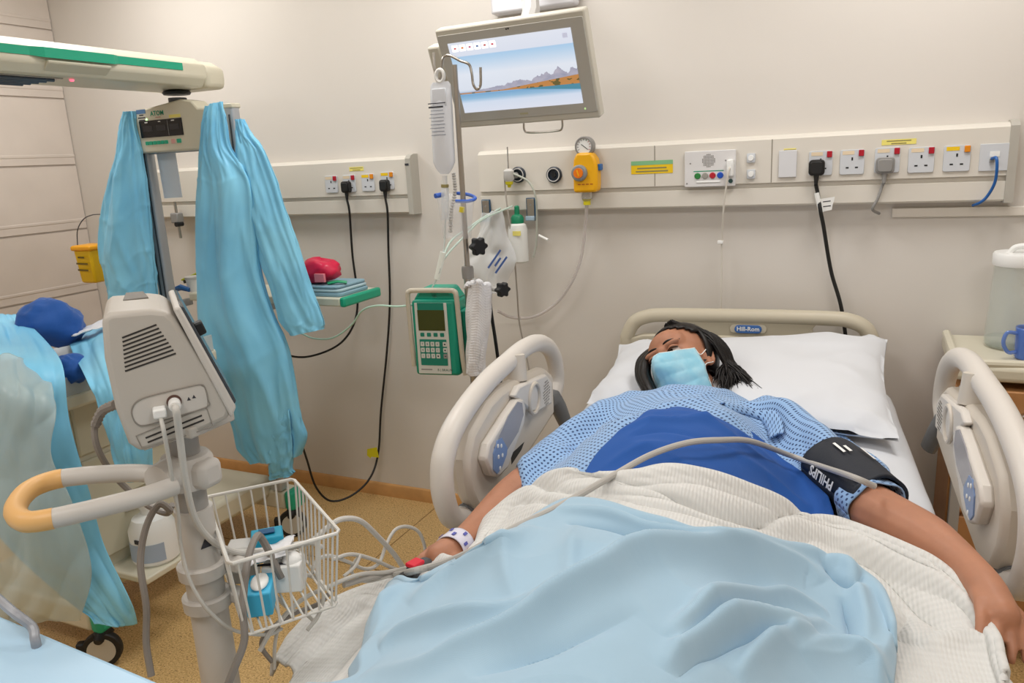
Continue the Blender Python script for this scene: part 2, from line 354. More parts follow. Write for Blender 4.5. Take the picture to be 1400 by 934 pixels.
# ---- left trunking
for px, py, sw in ((453.5, 252, 'red'), (478, 251, 'red'), (503.5, 249.5, 'amber'), (530, 247, 'amber')): socket(trL, px, py, sw, w=.066, h=.074)
sticker(trL, 487, 231, .075, .018, M_yel, [(.0035, 1, .006, '#####################'), (-.0045, 1, .006, '#############')])
text('print', '##', .018, wallM(556, 225, -.0665), M_ink, trL)
# ---- plugs with their cords
def plug(px, py, m, cord, cr_, label, name='power_plug', group=None, w=.044, h=.05, y=YF, cat='plug', tail=True):
    M = wallM(px, py); M.translation.y = -.0655
    t = thing(name, tuple(M.translation), label, cat, group)
    s = MB(); s.prism(rrect(w, h, .012, 4), 0, .022, M); s.prism(rrect(w * .8, h * .8, .01, 4), .022, .028, M); s.build('plug_body', m, t, bevel=.003)
    c0 = M @ Vector((0, -h / 2 - .004, .012)); c1 = M @ Vector((0, -h / 2 - .03, .014))
    MB().tube([M @ Vector((0, -h / 2 + .006, .012)), c0, c1], [.010, .0085, .0055], 12).build('strain_relief', m, t)
    MB().tube(crv([c1] + cord, 10), cr_, 8).build('cord', m, t)
    return t
W = lambda *a, **k: at(*a, **k)
p1 = plug(476, 255.5, M_blk2, [W(478, 292, y=-.078), W(482, 350, y=-.04), W(489, 408, y=-.04), W(483, 445, y=-.06), W(462, 472, y=-.1), W(425, 487, y=-.16), W(395, 486, y=-.25), W(370, 470, y=-.35)], .005, 'black plug whose cord swings left behind the long blue gown')
p2 = plug(528.5, 253.5, M_blk2, [W(530, 292, y=-.078), W(531, 340, y=-.035), W(533, 410, y=-.035), W(529, 480, y=-.035), W(521, 560, y=-.035), W(517, 620, y=-.05), W(505, 655, y=-.12), W(480, 678, y=-.2), W(452, 685, y=-.27), W(432, 666, y=-.33), W(420, 630, y=-.38), W(412, 605, y=-.42)], .005, 'black plug whose cord carries a yellow tag and loops near the floor')
ft = MB(); a = W(511, 619, y=-.085)
Mt = frame(a, (1, 0.2, .1), (0, 0, 1)); ft.prism([(-.037, -.012), (-.03, .02), (.02, .026), (.022, -.026), (-.016, -.02), (-.022, -.028)], -.0008, .0008, Mt); ft.build('cord_tag', mat('tag_yellow', '#d9cf1e', .5), p2)
p3 = plug(1117, 229, M_blk2, [W(1118, 265, y=-.07), W(1122, 290, y=-.085), W(1126, 310, y=-.07), W(1136, 370, y=-.03), W(1150, 420, y=-.03), W(1158, 480, y=-.04), W(1162, 560, y=-.05), W(1166, 640, y=-.05)], .0065, 'black plug with white tag on its thick cord', w=.05, h=.052)
Mt = frame(W(1127, 279, y=-.075), (1, .1, .1), (0, 0, 1))
ft = MB(); ft.prism([(-.02, .018), (.034, .02), (.03, .006), (.026, -.004), (.022, -.022), (-.014, -.026)], -.001, .001, Mt); ft.cyl(Mt @ Vector((-.012, -.028, 0)), Mt @ Vector((-.022, .04, 0)), .008, n=10); ft.build('cord_tag', M_white, p3)
for k in (0, 1): MB().box((.008, .008 - .016 * k, .0014), (.024, .003, .0006), Mt).build('tag_print', M_ink, p3, smooth=False)
p4 = plug(1210, 226, M_grey, [W(1207, 252, y=-.07), W(1200, 272, y=-.075), W(1193, 286, y=-.07), W(1202, 292, y=-.03)], .005, 'grey plug with a short cord tucked under the trunking', w=.056, h=.052)
bc = thing('data_cable', tuple(W(1358, 216, y=-.07)), 'blue data cable hanging from the outlet plate in a short curve', 'cable')
s = MB(); s.tube(crv([W(1356, 217, y=-.072), W(1362, 216, y=-.1), W(1363, 230, y=-.105), W(1360, 250, y=-.095), W(1350, 268, y=-.08), W(1340, 277, y=-.07), W(1330, 281, y=-.04)], 8), .0045, 8); s.build('cord', mat('cable_blue', '#1f5ea6', .4), bc)
# nurse call cord
t = thing('nurse_call_lead', tuple(W(998, 235, y=-.09)), 'pale nurse call lead hanging down behind the headboard', 'cable')
MB().tube(crv([W(1000, 226, y=-.085), W(996, 235, y=-.1), W(992, 262, y=-.095), W(989, 290, y=-.085), W(987, 335, y=-.05), W(986, 420, y=-.05), W(985, 470, y=-.06)], 8), .0033, 8).build('lead', mat('cord_cream', '#d5cfc4', .5), t)
MB().box(W(985, 331, y=-.05), (.02, .018, .012)).build('cord_clip', M_white, t, bevel=.002)
MB().tube([W(1001, 222, y=-.088), W(999, 240, y=-.09)], [.008, .007], 10).build('jack', M_white, t)
# blue sprung bottle brackets clipped on the lower rail
for px, py in ((666, 288), (727, 286)):
    M = wallM(px, py, -.058)
    t = thing('rail_bracket', tuple(M.translation), 'blue edged metal bracket clipped to the trunking rail ' + ('beside the steel drip stand' if px < 700 else 'behind the green topped bottle'), 'bracket')
    MB().box((0, 0, .006), (.04, .09, .006), M).build('back_plate', mat('bracket_blue', '#27506e', .35), t, bevel=.002)
    MB().box((0, .004, .0105), (.03, .075, .004), M).build('face', M_steel, t, bevel=.001)
    MB().box((0, -.035, .018), (.038, .018, .014), M).build('lip', mat('bracket_lip', '#9fb4c4', .3), t, bevel=.003)
    MB().lathe([(0, .012), (.004, .012), (.004, .0145), (0, .0145)], 12, M @ Matrix.Translation((0, .018, 0))).build('screw', M_grey, t)
# vacuum regulator
M = wallM(805, 240, -.06)
t = thing('suction_regulator', tuple(M.translation), 'yellow suction regulator with round pressure gauge and clear hose', 'regulator')
pf = [(-.043, -.06), (.048, -.06), (.052, -.03), (.052, .03), (.046, .062), (.03, .085), (-.028, .085), (-.04, .06), (-.043, .02)]
M_or = mat('regulator_yellow', '#f2b213', .35)
MB().prism(pf, .004, .06, M).build('body', M_or, t, bevel=.01, seg=3)
Mg = M @ Matrix.Translation((.0, .108, .018))
g = MB().lathe([(0, 0), (.036, 0), (.036, .03), (.033, .034), (.030, .034), (.029, .029), (0, .029)], 32, Mg).build('gauge', M_grey, t)
MB().lathe([(0, .0292), (.029, .0292), (.029, .0298), (0, .0298)], 32, Mg).build('dial', M_white, g, smooth=False)
MB().box((0.004, 0, .0303), (.032, .0022, .0008), Mg @ Matrix.Rotation(math.radians(-38), 4, 'Z')).build('needle', M_black, g, smooth=False)
for a in range(-5, 6): MB().box((0, .024, .0301), (.0016, .006, .0006), Mg @ Matrix.Rotation(math.radians(a * 24), 4, 'Z')).build('tick', M_red if a < -1 else M_ink, g, smooth=False)
Mk = M @ Matrix.Translation((-.014, .012, .06))
k_ = MB().lathe([(0, 0), (.03, 0), (.03, .012), (.025, .018), (.022, .018), (0, .018)], 28, Mk).build('knob', mat('knob_grey', '#8a8e90', .4), t)
MB().lathe([(0, .018), (.019, .018), (.018, .023), (0, .023)], 24, Mk).build('knob_face', mat('knob_orange', '#ec7a12', .35), k_)
MB().box((0, 0, .0245), (.004, .024, .004), Mk @ Matrix.Rotation(.3, 4, 'Z')).build('pointer', M_or, k_)
for k in range(4): MB().box((-.018 + .016 * k, -.03, .0605), (.011, .0035, .0006), M).build('print_line', mat('print_red', '#b4541a', .6), t, smooth=False)
MB().box((.056, .03, .03), (.012, .024, .03), M).build('side_knob', M_blue, t, bevel=.003)
MB().lathe([(.018, 0), (.02, -.012), (.017, -.028), (.012, -.034), (0, -.034)], 16, Matrix.Translation(M @ Vector((0, -.062, .03)))).build('clear_cup', mat('clear_plastic', '#f4f6f6', .12, trans=.9), t)
MB().cyl(M @ Vector((0, -.085, .03)), M @ Vector((0, -.108, .03)), .014, n=14).build('hose_collar', mat('collar_yellow', '#d9cc22', .4), t)
M_hose = mat('clear_hose', '#d8d0cc', .2, alpha=.55)
MB().tube(crv([M @ Vector((0, -.105, .03)), W(800, 310, y=-.06), W(795, 350, y=-.04), W(782, 385, y=-.035), W(760, 415, y=-.035), W(730, 433, y=-.05), W(700, 434, y=-.08), W(680, 425, y=-.15)], 10), .0065, 10).build('hose', M_hose, t)
# flow fitting plugged into the first gas outlet, with its grey lead
M = wallM(700, 240, -.075)
t = thing('oxygen_fitting', tuple(M.translation), 'grey oxygen fitting with yellow collar plugged into the trunking outlet', 'gas fitting')
MB().lathe([(0, -.02), (.016, -.02), (.021, -.012), (.021, .018), (.014, .025), (.008, .027), (0, .027)], 20, Matrix.Translation(M @ Vector((0, 0, .03)))).build('body', M_ltgrey, t)
MB().lathe([(.0, -.045), (.006, -.045), (.008, -.036), (.014, -.033), (.0165, -.022), (0, -.022)], 18, Matrix.Translation(M @ Vector((0, 0, .03)))).build('collar', mat('collar_yellow', '#d9cc22', .4), t)
MB().cyl(M @ Vector((.02, 0, .0)), M @ Vector((.008, 0, .03)), .012, n=12).build('spigot', M_grey, t)
MB().cyl(M @ Vector((0, .02, .03)), M @ Vector((0, .11, .03)), .0028, n=8).build('flow_tube', M_chrome, t)
MB().tube(crv([M @ Vector((-.016, .0, .035)), W(691, 262, y=-.11), W(696, 300, y=-.12), W(703, 350, y=-.11), W(707, 400, y=-.1), W(710, 440, y=-.09), W(718, 480, y=-.09), W(724, 510, y=-.1), W(728, 560, y=-.12)], 8), .0035, 8).build('lead', mat('lead_grey', '#a29a90', .5), t)
MB().tube(crv([M @ Vector((.014, .01, .03)), W(722, 248, y=-.1), W(732, 268, y=-.1), W(734, 300, y=-.08), W(733, 335, y=-.07), W(729, 352, y=-.07)], 8), .0042, 8).build('side_lead', mat('lead_green_grey', '#b4b7ab', .4), t)
MB().cyl(W(737, 322, y=-.07), W(749, 328, y=-.085), .005, n=10).build('luer_end', M_white, t)
# humidifier bottle with green cap
bp = W(708, 316, y=-.09)
t = thing('humidifier_bottle', (bp[0], bp[1], 1.17), 'white plastic bottle with a green screw top under the oxygen fitting', 'bottle')
Mb = Matrix.Translation((bp[0], bp[1], 1.17))
MB().lathe([(0, 0), (.034, 0), (.039, .006), (.039, .13), (.034, .15), (.024, .158), (0, .158)], 24, Mb).build('body', mat('frosted_white', '#e9e9e4', .4, alpha=.96), t)
MB().lathe([(0, .156), (.026, .156), (.026, .178), (.02, .188), (.011, .192), (.010, .222), (.006, .226), (0, .226)], 20, Mb).build('cap', mat('cap_green', '#17805a', .35), t)
MB().box((.012, -.0385, .12), (.034, .003, .018), Mb).build('label_strip', M_yel, t)
# clear plastic bag with a mask hanging below the rail
def bag_rows():
    y = -.17; r = []
    for row in ([(662, 292), (672, 288), (684, 290)], [(652, 318), (670, 312), (692, 316)], [(636, 345), (668, 338), (704, 345)], [(632, 366), (668, 362), (704, 362)], [(640, 384), (668, 384), (697, 378)], [(662, 400), (676, 402), (690, 396)]):
        r.append([at(a, b, y=y - (.05 if k == 1 else .0)) for k, (a, b) in enumerate(row)])
    return r
G = loft(bag_rows(), 40, 40); N = gnormals(G); ii, jj = np.meshgrid(np.linspace(0, 1, 40), np.linspace(0, 1, 40), indexing='ij')
G = G + N * (.012 * ridged(ii * 3.2 + 4, jj * 4.5 + ii * 2)[..., None])
t = thing('oxygen_mask_bag', tuple(at(668, 345, y=-.17)), 'clear plastic bag with blue print hanging beside the white bottle', 'plastic bag')
M_bag = mat('clear_bag', '#eef1f3', .18, alpha=.42)
MB().grid(G, guv(G)).build('front', M_bag, t, ang=180); G2 = G.copy(); G2[..., 1] += .03 * np.sin(np.pi * jj) * np.sin(np.pi * np.clip(ii, 0.02, 1)) + .004
MB().grid(G2, guv(G2)).build('back', M_bag, t, ang=180)
Mt = frame(at(679, 357, y=-.235), (.45, 0, .55), (-.5, 0, .5))
for k, tx in enumerate(('###########', '#####', '##########')): text('print', tx, .016, Mt @ Matrix.Translation((0, .012 - .018 * k, 0)), mat('print_blue', '#4a66a8', .6), t)
MB().tube(crv([at(684, 285, y=-.1), at(660, 298, y=-.2), at(640, 312, y=-.3), at(618, 328, y=-.45), at(606, 350, y=-.55)], 8), .004, 8).build('green_tube', mat('tube_green', '#cfe3d8', .25, alpha=.75), t)
# ================================================================== hospital bed
M_bed = mat('bed_cream', '#d3cabd', .42); M_bedlt = mat('bed_light', '#d9d3cb', .4); M_beddk = mat('bed_dark_grey', '#707274', .45)
M_hb = mat('headboard_beige', '#c9c0ab', .42); M_sheet = mat('sheet_white', '#d9dbdf', .75, bump=.06, bscale=300, sheen=.1); M_frame = mat('bed_frame_grey', '#a9a8a3', .45)
bed = thing('hospital_bed', tuple(B(0, 1.05, 0)), 'cream hospital bed with moulded side rails and white fitted sheet', 'bed', rz=BTH)
def BM(u, v, z): return frame(B(u, v, z), BU, -BV)               # local x = across, y = towards the head, z = up
S0 = BM(0, 0, 0)                                                  # points given as (u, -v, z)
def bp(u, v, z): return tuple(B(u, v, z))
# mattress with rounded edge and slight wrinkles
nu_, nv_ = 90, 120
th = np.linspace(0, 2 * np.pi, nu_, endpoint=False)
def sq(t, p): return np.sign(t) * np.abs(t) ** p
rows = []
for k, v in enumerate(np.linspace(.06, 2.2, nv_)):
    e = min(1, math.sqrt(max(0, 1 - max(0, (.12 - (v - .06)) / .12) ** 2)) + .001); e2 = min(1, math.sqrt(max(0, 1 - max(0, (.10 - (2.2 - v)) / .10) ** 2)) + .001)
    w = .475 * (.9 + .1 * e * e2); hh = .085 * max(.25, e * e2)
    u = w * sq(np.cos(th), .35); z = .715 + hh * sq(np.sin(th), .45)
    z = z + np.where(np.sin(th) > .2, .004 * vnoise(u * 6 + 3, v * 5) + .005 * ridged(u * 4 + v * 2.5, v * 3 - u * 2) * (np.abs(u) > .1), 0)
    rows.append(np.stack([B(a, v, b) for a, b in zip(u, z)]))
G = np.stack(rows); G = np.concatenate([G, G[:, :1]], 1); mb = MB().grid(G); n, m = G.shape[:2]
mb.f.append(tuple(range(m - 1))[::-1]); mb.f.append(tuple((n - 1) * m + i for i in range(m - 1))); mb.mi += [0, 0]
mb.build('mattress', M_sheet, bed, ang=60)
MB().box((0, -1.05, .585), (.9, 2.0, .07), S0).build('deck', M_frame, bed, bevel=.01)
MB().box((0, -1.05, .40), (.5, 1.3, .16), S0).build('lift_frame', M_frame, bed, bevel=.02)
MB().box((0, -1.05, .22), (.78, 1.9, .12), S0).build('base_frame', M_bedlt, bed, bevel=.03)
for su in (-1, 1):
    for v in (.2, 1.9):
        c = MB().lathe([(0, -.02), (.07, -.02), (.075, -.012), (.075, .012), (.07, .02), (0, .02)], 24, S0 @ Matrix.Translation((su * .36, -v, .075)) @ Matrix.Rotation(math.pi / 2, 4, 'Y')).build('caster', M_blk2, bed)
        MB().box((su * .36, -v, .16), (.06, .08, .06), S0).build('caster_fork', M_frame, c, bevel=.01)
# headboard: arched tube over a panel, two grip openings
arc = [(-.425, .55), (-.425, .86), (-.42, .91), (-.395, .957), (-.35, .98), (-.28, .988), (0, .99), (.28, .988), (.35, .98), (.395, .957), (.42, .91), (.425, .86), (.425, .55)]
hb_ = MB().tube([bp(a, 0, b) for a, b in crv([(x[0], x[1]) for x in arc], 5)], .026, 12).build('headboard_frame', M_hb, bed)
MB().prism([(-.42, .5), (.42, .5), (.41, .90), (.36, .915), (.26, .92), (-.26, .92), (-.36, .915), (-.41, .90)], -.018, .018, frame(B(0, 0, 0), BU, (0, 0, 1))).build('headboard_panel', M_hb, bed, bevel=.006)
web = [(-.27, .915), (.26, .915), (.235, .93), (.228, .95), (.25, .98), (-.25, .98), (-.225, .955), (-.235, .935)]
MB().prism(web, -.013, .013, frame(B(0, 0, 0), BU, (0, 0, 1))).build('headboard_web', mat('headboard_web', '#bdb49e', .45), bed, bevel=.004)
Mb = frame(B(.015, .02, .947), BU, (0, 0, 1))
bz = plate(MB(), Mb, .125, .032, .004, .015, z0=-.006).build('badge_surround', M_hb, bed, bevel=.001)
bd = plate(MB(), Mb, .093, .029, .004, .014, z0=-.001).build('badge', mat('badge_blue', '#3f6db0', .35), bed, bevel=.001)
text('lettering', 'Hill-Rom', .0215, Mb @ Matrix.Translation((0, .0005, .0036)), M_white, bd, bold=True)
# side rails
def side_uv(px, py, u0):                                          # pixel on the plane of the left rail -> (v, z)
    p = onplane(px, py, B(u0, 0, 0), BU); return float((p - BO) @ BV), float(p[2])
loop_vz = [(1.25, .745), (1.30, .745), (1.355, .775), (1.385, .83), (1.392, .885), (1.375, .94), (1.32, .985), (1.22, 1.02), (1.08, 1.05), (.92, 1.068), (.76, 1.066), (.63, 1.045), (.53, 1.005), (.465, .95), (.44, .89), (.445, .845), (.475, .822), (.51, .82)]
_c = np.array([.9, .9]); loop_vz = [tuple(np.array(q) + (0, 0) if i in (0, 17) else np.array(q) - .028 * (np.array(q) - _c) / np.linalg.norm(np.array(q) - _c)) for i, q in enumerate(loop_vz)]
pan_px = [(641, 655), (640, 630), (648, 592), (672, 550), (687, 534), (703, 523), (746, 503), (757, 512), (759, 566), (712, 640), (672, 698), (655, 697), (645, 676)]
pan = [side_uv(a, b, -.53) for a, b in pan_px]
pod = [side_uv(a, b, -.515) for a, b in [(660, 628), (664, 607), (690, 566), (704, 546), (711, 545), (715, 556), (713, 578), (702, 607), (690, 640), (678, 652), (668, 650)]]
scr = [side_uv(a, b, -.51) for a, b in [(672, 612), (692, 568), (705, 549), (711, 551), (713, 567), (706, 590), (690, 616), (682, 613)]]
key = [side_uv(a, b, -.51) for a, b in [(671, 620), (676, 602), (682, 598), (690, 612), (689, 622), (682, 640), (676, 648), (671, 642)]]
shl = [side_uv(a, b, -.51) for a, b in [(705, 542), (712, 528), (748, 512), (756, 522), (756, 552), (738, 563), (727, 563), (716, 552)]]
gap = [side_uv(a, b, -.51) for a, b in [(708, 622), (726, 605), (722, 616), (709, 636)]]
M_scr = mat('rail_screen', '#9d9ba0', .25); M_key = mat('rail_keys', '#7f98c4', .35)
def cen(p): return (sum(q[0] for q in p) / len(p), sum(q[1] for q in p) / len(p))
for s in (-1, 1):
    F = frame(B(0, 0, 0), BV, (0, 0, 1))                          # x = v, y = z, local z = BV x up
    sg = Vector(F.col[2][:3]).dot(Vector(BU)); sg = 1 if sg > 0 else -1
    def pr(poly, a, b, name, m, par, bev=.004): 
        lo, hi = sorted((s * a * sg, s * b * sg)); return MB().prism(poly, lo, hi, F).build(name, m, par, bevel=bev)
    pn = pr(pan, .53, .575, 'side_rail_panel', M_bed, bed, .014); pn['label'] = 'moulded panel of the side rail, ' + ('beside the drip stand' if s < 0 else 'beside the locker')
    pts = [bp(s * .565, a, b) for a, b in crv(loop_vz, 6)]
    MB().tube(pts, .0265, 14, flat=1.0).build('side_rail_grip', M_bedlt, bed)
    MB().tube([bp(s * .555, .88, 1.055), bp(s * .555, .89, .985)], [.028, .036], 12).build('grip_post', M_bed, bed)
    pr(pod, .505, .532, 'control_pod', M_bedlt, pn, .007)
    sc = pr(scr, .5035, .506, 'control_face', M_scr, pn, .0008); pr(key, .502, .506, 'key_panel', M_key, pn, .0008)
    kc = cen(key)
    for i, (dv, dz) in enumerate(((.012, .03), (-.010, .022), (.012, .002), (-.014, -.004), (0.006, -.03))):
        MB().lathe([(0, 0), (.0055, 0), (.0045, .0015), (0, .0015)], 12, F @ Matrix.Translation((kc[0] + dv, kc[1] + dz, s * .5018 * sg)) @ (Matrix.Rotation(math.pi, 4, 'X') if s * sg > 0 else I4)).build('key', M_white, pn)
    pr(shl, .512, .534, 'speaker_housing', M_bedlt, pn, .006)
    c = side_uv(731, 545, -.51); Mr = F @ Matrix.Translation((c[0], c[1], s * .511 * sg))
    MB().tube([Mr @ Vector((.045 * math.cos(a), .042 * math.sin(a), 0)) for a in np.linspace(0, 2 * math.pi, 28, endpoint=False)], .006, 8, closed=True).build('speaker_ring', M_bed, pn)
    dots = MB(); c2 = side_uv(748, 537, -.51)
    for i in range(-3, 4):
        for j in range(-4, 5):
            if (i / 3.3) ** 2 + (j / 4.3) ** 2 <= 1: dots.box((c2[0] + i * .010, c2[1] + j * .0085, s * .5115 * sg), (.004, .004, .001), F)
    d = dots.build('speaker_holes', mat('speaker_dark', '#8b857c', .6), pn, smooth=False); d['kind'] = 'stuff'
    pr(gap, .5295, .531, 'grip_slot', mat('slot_dark', '#2b2a28', .6), pn, 0)
    for vv, zz, tilt in ((1.22, .735, -1), (.515, .80, -1)):
        MB().tube([bp(s * .565, vv + .045, zz + .02), bp(s * .56, vv + .01, zz + .015), bp(s * .55, vv - .02, zz - .03), bp(s * .535, vv - .03, zz - .08)], [.03, .034, .032, .028], 12, flat=.7).build('hinge_arm', M_beddk, bed)
    MB().tube([bp(s * .47, .55, .53), bp(s * .47, 1.1, .53)], .025, 10).build('rail_carrier', M_beddk, bed)
# ================================================================== covers on the bed (height over the bed, drawn in the bed's frame)
def spl(xs, ys):
    P = np.array(crv(list(zip(xs, ys)), 16)); return lambda t: np.interp(t, P[:, 0], P[:, 1])
hV = spl([0, .35, .5, .6, .7, .82, .92, 1.05, 1.2, 1.35, 1.5, 1.7, 1.9, 2.3], [0, .02, .045, .08, .108, .125, .135, .158, .20, .185, .145, .13, .135, .12])
wV = spl([0, .5, .7, .9, 1.2, 1.5, 2.3], [.16, .2, .235, .225, .245, .26, .27])
ARML = [(-.27, .74, .082), (-.36, 1.03, .078), (-.43, 1.3, .058), (-.45, 1.38, .02)]
ARMR = [(.11, .72, .09), (.22, .93, .10), (.335, 1.16, .075), (.46, 1.36, .05)]
def segd(u, v, pts):
    best = np.full(np.shape(u), 9.0); val = np.zeros(np.shape(u))
    for a, b in zip(pts[:-1], pts[1:]):
        d = np.array([b[0] - a[0], b[1] - a[1]]); L = d @ d; t = np.clip(((u - a[0]) * d[0] + (v - a[1]) * d[1]) / L, 0, 1)
        dist = np.hypot(u - a[0] - t * d[0], v - a[1] - t * d[1]); w = dist < best
        best = np.where(w, dist, best)
        if len(a) > 2: val = np.where(w, a[2] + t * (b[2] - a[2]), val)
    return best, val
def hbed(u, v):
    d = np.maximum(np.abs(u) - .44, 0); t = np.clip(d / .2, 0, 1); return .803 - .185 * t * t * (3 - 2 * t) - .22 * np.maximum(d - .2, 0)
def hcov(u, v, arms=True):
    u = np.asarray(u, float); v = np.asarray(v, float)
    x = np.abs(u + .1) / wV(v); b = hV(v) * np.exp(-np.power(x, 3.0) * 1.15)
    if arms:
        for A in (ARML, ARMR):
            dd, hh = segd(u, v, A); a = hh * 1.25 * np.exp(-(dd / .072) ** 2 * .9); b = np.log(np.exp(b * 40) + np.exp(a * 40) - 1) / 40
    return hbed(u, v) + b
def hit(px, py, off=0.0, arms=True):
    d = ray(px, py); d = d / np.linalg.norm(d); T = np.linspace(.4, 4, 1500); P = CP[None] + T[:, None] * d; q = P - BO
    u, v = q @ BU, q @ BV; below = P[:, 2] < hcov(u, v, arms) + off; k = int(np.argmax(below)) if below.any() else len(T) - 1
    return float(u[k]), float(v[k])
def fold_add(U, V, folds, off):
    z = np.zeros_like(U)
    for f in folds:
        pts = [hit(a, b, off) for a, b in f[0]]; pts = crv(pts, 6); m_ = len(pts) - 1; pts = [(p[0], p[1], math.sin(math.pi * min(max(k / m_, .0), 1)) ** .7) for k, p in enumerate(pts)]
        d, tp = segd(U, V, pts); z = z + f[1] * tp * np.exp(-np.power(d / f[2], 1.4))
    return z
def cover(rows, off, folds, ni, nj, extra=None, arms=True, low=None):
    R_ = [[p if isinstance(p[0], float) else hit(p[0], p[1], off, arms) for p in r] for r in rows]
    Q = loft(R_, ni, nj); U, V = Q[..., 0], Q[..., 1]; s, t = np.meshgrid(np.linspace(0, 1, ni), np.linspace(0, 1, nj), indexing='ij')
    Z = hcov(U, V, arms) + off + fold_add(U, V, folds, off)
    if extra is not None: Z = Z + extra(U, V, s, t)
    if low is not None: Z = np.maximum(Z, hcov(U, V, arms) + low)
    G = BO + U[..., None] * BU + V[..., None] * BV; G[..., 2] = Z
    return G, np.stack([U, V], 2)
def fabric(name, col, rough=.8, weave=900, wb=.15, sheen=.25, waffle=0):
    m = mat(name, col, rough, sheen=sheen); nt = m.node_tree; b = nt.nodes['Principled BSDF']; uv = nt.nodes.new('ShaderNodeUVMap')
    h = None
    for ax, sc in ((0, weave), (1, weave if not waffle else waffle)):
        w = nt.nodes.new('ShaderNodeTexWave'); w.bands_direction = 'X' if ax == 0 else 'Y'; w.inputs['Scale'].default_value = (waffle or sc) / 6.283 * (1 if ax == 0 else .45 if waffle else 1); w.inputs['Distortion'].default_value = 1.5 if waffle else .5
        w.inputs['Detail'].default_value = 1; nt.links.new(uv.outputs['UV'], w.inputs['Vector'])
        if h is None: h = w.outputs['Fac']
        else:
            a = nt.nodes.new('ShaderNodeMath'); a.operation = 'ADD'; nt.links.new(h, a.inputs[0]); nt.links.new(w.outputs['Fac'], a.inputs[1]); h = a.outputs[0]
    bp_ = nt.nodes.new('ShaderNodeBump'); bp_.inputs['Strength'].default_value = wb; bp_.inputs['Distance'].default_value = .003 if waffle else .0008
    nt.links.new(h, bp_.inputs['Height']); nt.links.new(bp_.outputs['Normal'], b.inputs['Normal']); return m
# royal blue sheet over the belly
G, UV = cover([[(795, 662), (815, 625), (850, 590), (880, 570), (930, 556), (985, 562), (1020, 585), (1040, 600), (1095, 640), (1130, 680), (1141, 716)],
               [(790, 690), (830, 655), (880, 625), (930, 612), (990, 625), (1040, 650), (1080, 680), (1110, 712), (1122, 735)],
               [(790, 720), (850, 705), (910, 690), (960, 695), (1000, 705), (1050, 730), (1095, 752)]], .013,
              [([(840, 600), (880, 582), (930, 575), (990, 585), (1040, 612)], .010, .012), ([(860, 605), (905, 592), (960, 598), (1010, 615)], -.006, .008), ([(1000, 620), (1060, 660), (1110, 700)], .012, .02), ([(820, 650), (870, 620), (930, 612)], .008, .015), ([(1040, 640), (1070, 690), (1080, 715)], -.008, .015)], 90, 120,
              lambda U, V, s, t: .004 * vnoise(U * 9, V * 14) + .010 * ridged(U * 7 + V * 5, V * 9 - U * 2) * .7 - .012 * np.clip(1 - s / .03, 0, 1))
o = MB().grid(G, UV).build('blue_drape_sheet', fabric('royal_blue', '#0b4f9f', .75, sheen=.04), None, ang=180, solid=.004)
tag(o, 'royal blue cotton sheet lying over the patient\'s belly', 'sheet')
# white cellular blanket, folded back in layers
def wx_(U, V, s, t):
    e = np.clip(s / .10, 0, 1); r = .022 * np.sin(np.pi * np.clip(s / .16, 0, 1)) + .014 * np.sin(np.pi * np.clip((s - .12) / .16, 0, 1)) - .016 * np.clip(1 - s / .025, 0, 1)
    k = 1 - .85 * np.clip((s - .25) / .15, 0, 1) * np.clip(t / .12, 0, 1) * np.clip((1 - t) / .12, 0, 1)
    return r + k * (.010 * vnoise(U * 5 + 7, V * 6) + .014 * ridged(U * 4.2 + V * 3, V * 5.5 - U) * .5)
G, UV = cover([[(372, 918), (405, 868), (450, 832), (520, 802), (562, 786), (612, 776), (646, 758), (655, 726), (672, 700), (700, 680), (735, 668), (790, 662), (850, 652), (895, 643), (950, 646), (1010, 664), (1060, 690), (1095, 712), (1135, 718), (1180, 735), (1260, 766), (1306, 800), (1340, 848), (1362, 898), (1372, 935)],
               [(400, 934), (450, 895), (510, 850), (580, 815), (650, 785), (690, 740), (740, 708), (800, 695), (850, 690), (900, 690), (960, 705), (1020, 725), (1080, 745), (1140, 758), (1200, 788), (1260, 822), (1310, 850), (1350, 895), (1385, 965)],
               [(-.72, 1.95), (-.45, 1.72), (-.2, 1.62), (.05, 1.62), (.25, 1.68), (.42, 1.76), (.55, 1.84)],
               [(-.66, 2.2), (-.4, 2.2), (-.1, 2.2), (.2, 2.2), (.58, 2.15)]], .026,
              [([(830, 672), (891, 678), (964, 701), (1033, 716), (1090, 715), (1150, 735)], -.018, .007), ([(830, 684), (911, 698), (993, 721), (1058, 737), (1115, 743)], -.014, .006), ([(663, 715), (690, 690), (720, 678), (777, 680), (830, 672)], -.018, .009),
               ([(680, 730), (710, 700), (760, 692), (820, 684)], -.012, .008), ([(1115, 742), (1196, 776), (1257, 835), (1310, 884)], -.022, .014), ([(1150, 740), (1230, 775), (1290, 815), (1345, 880)], .016, .022), ([(430, 880), (500, 838), (570, 806)], .012, .02), ([(1205, 815), (1240, 840), (1225, 870), (1262, 888)], -.016, .012), ([(1260, 890), (1320, 880), (1370, 915)], .02, .02)], 120, 260, wx_)
o = MB().grid(G, UV).build('white_blanket', fabric('cellular_white', '#d9d8d4', .9, waffle=330, wb=.32), None, ang=180, solid=.006)
tag(o, 'white cellular blanket folded back in thick layers across the patient', 'blanket')
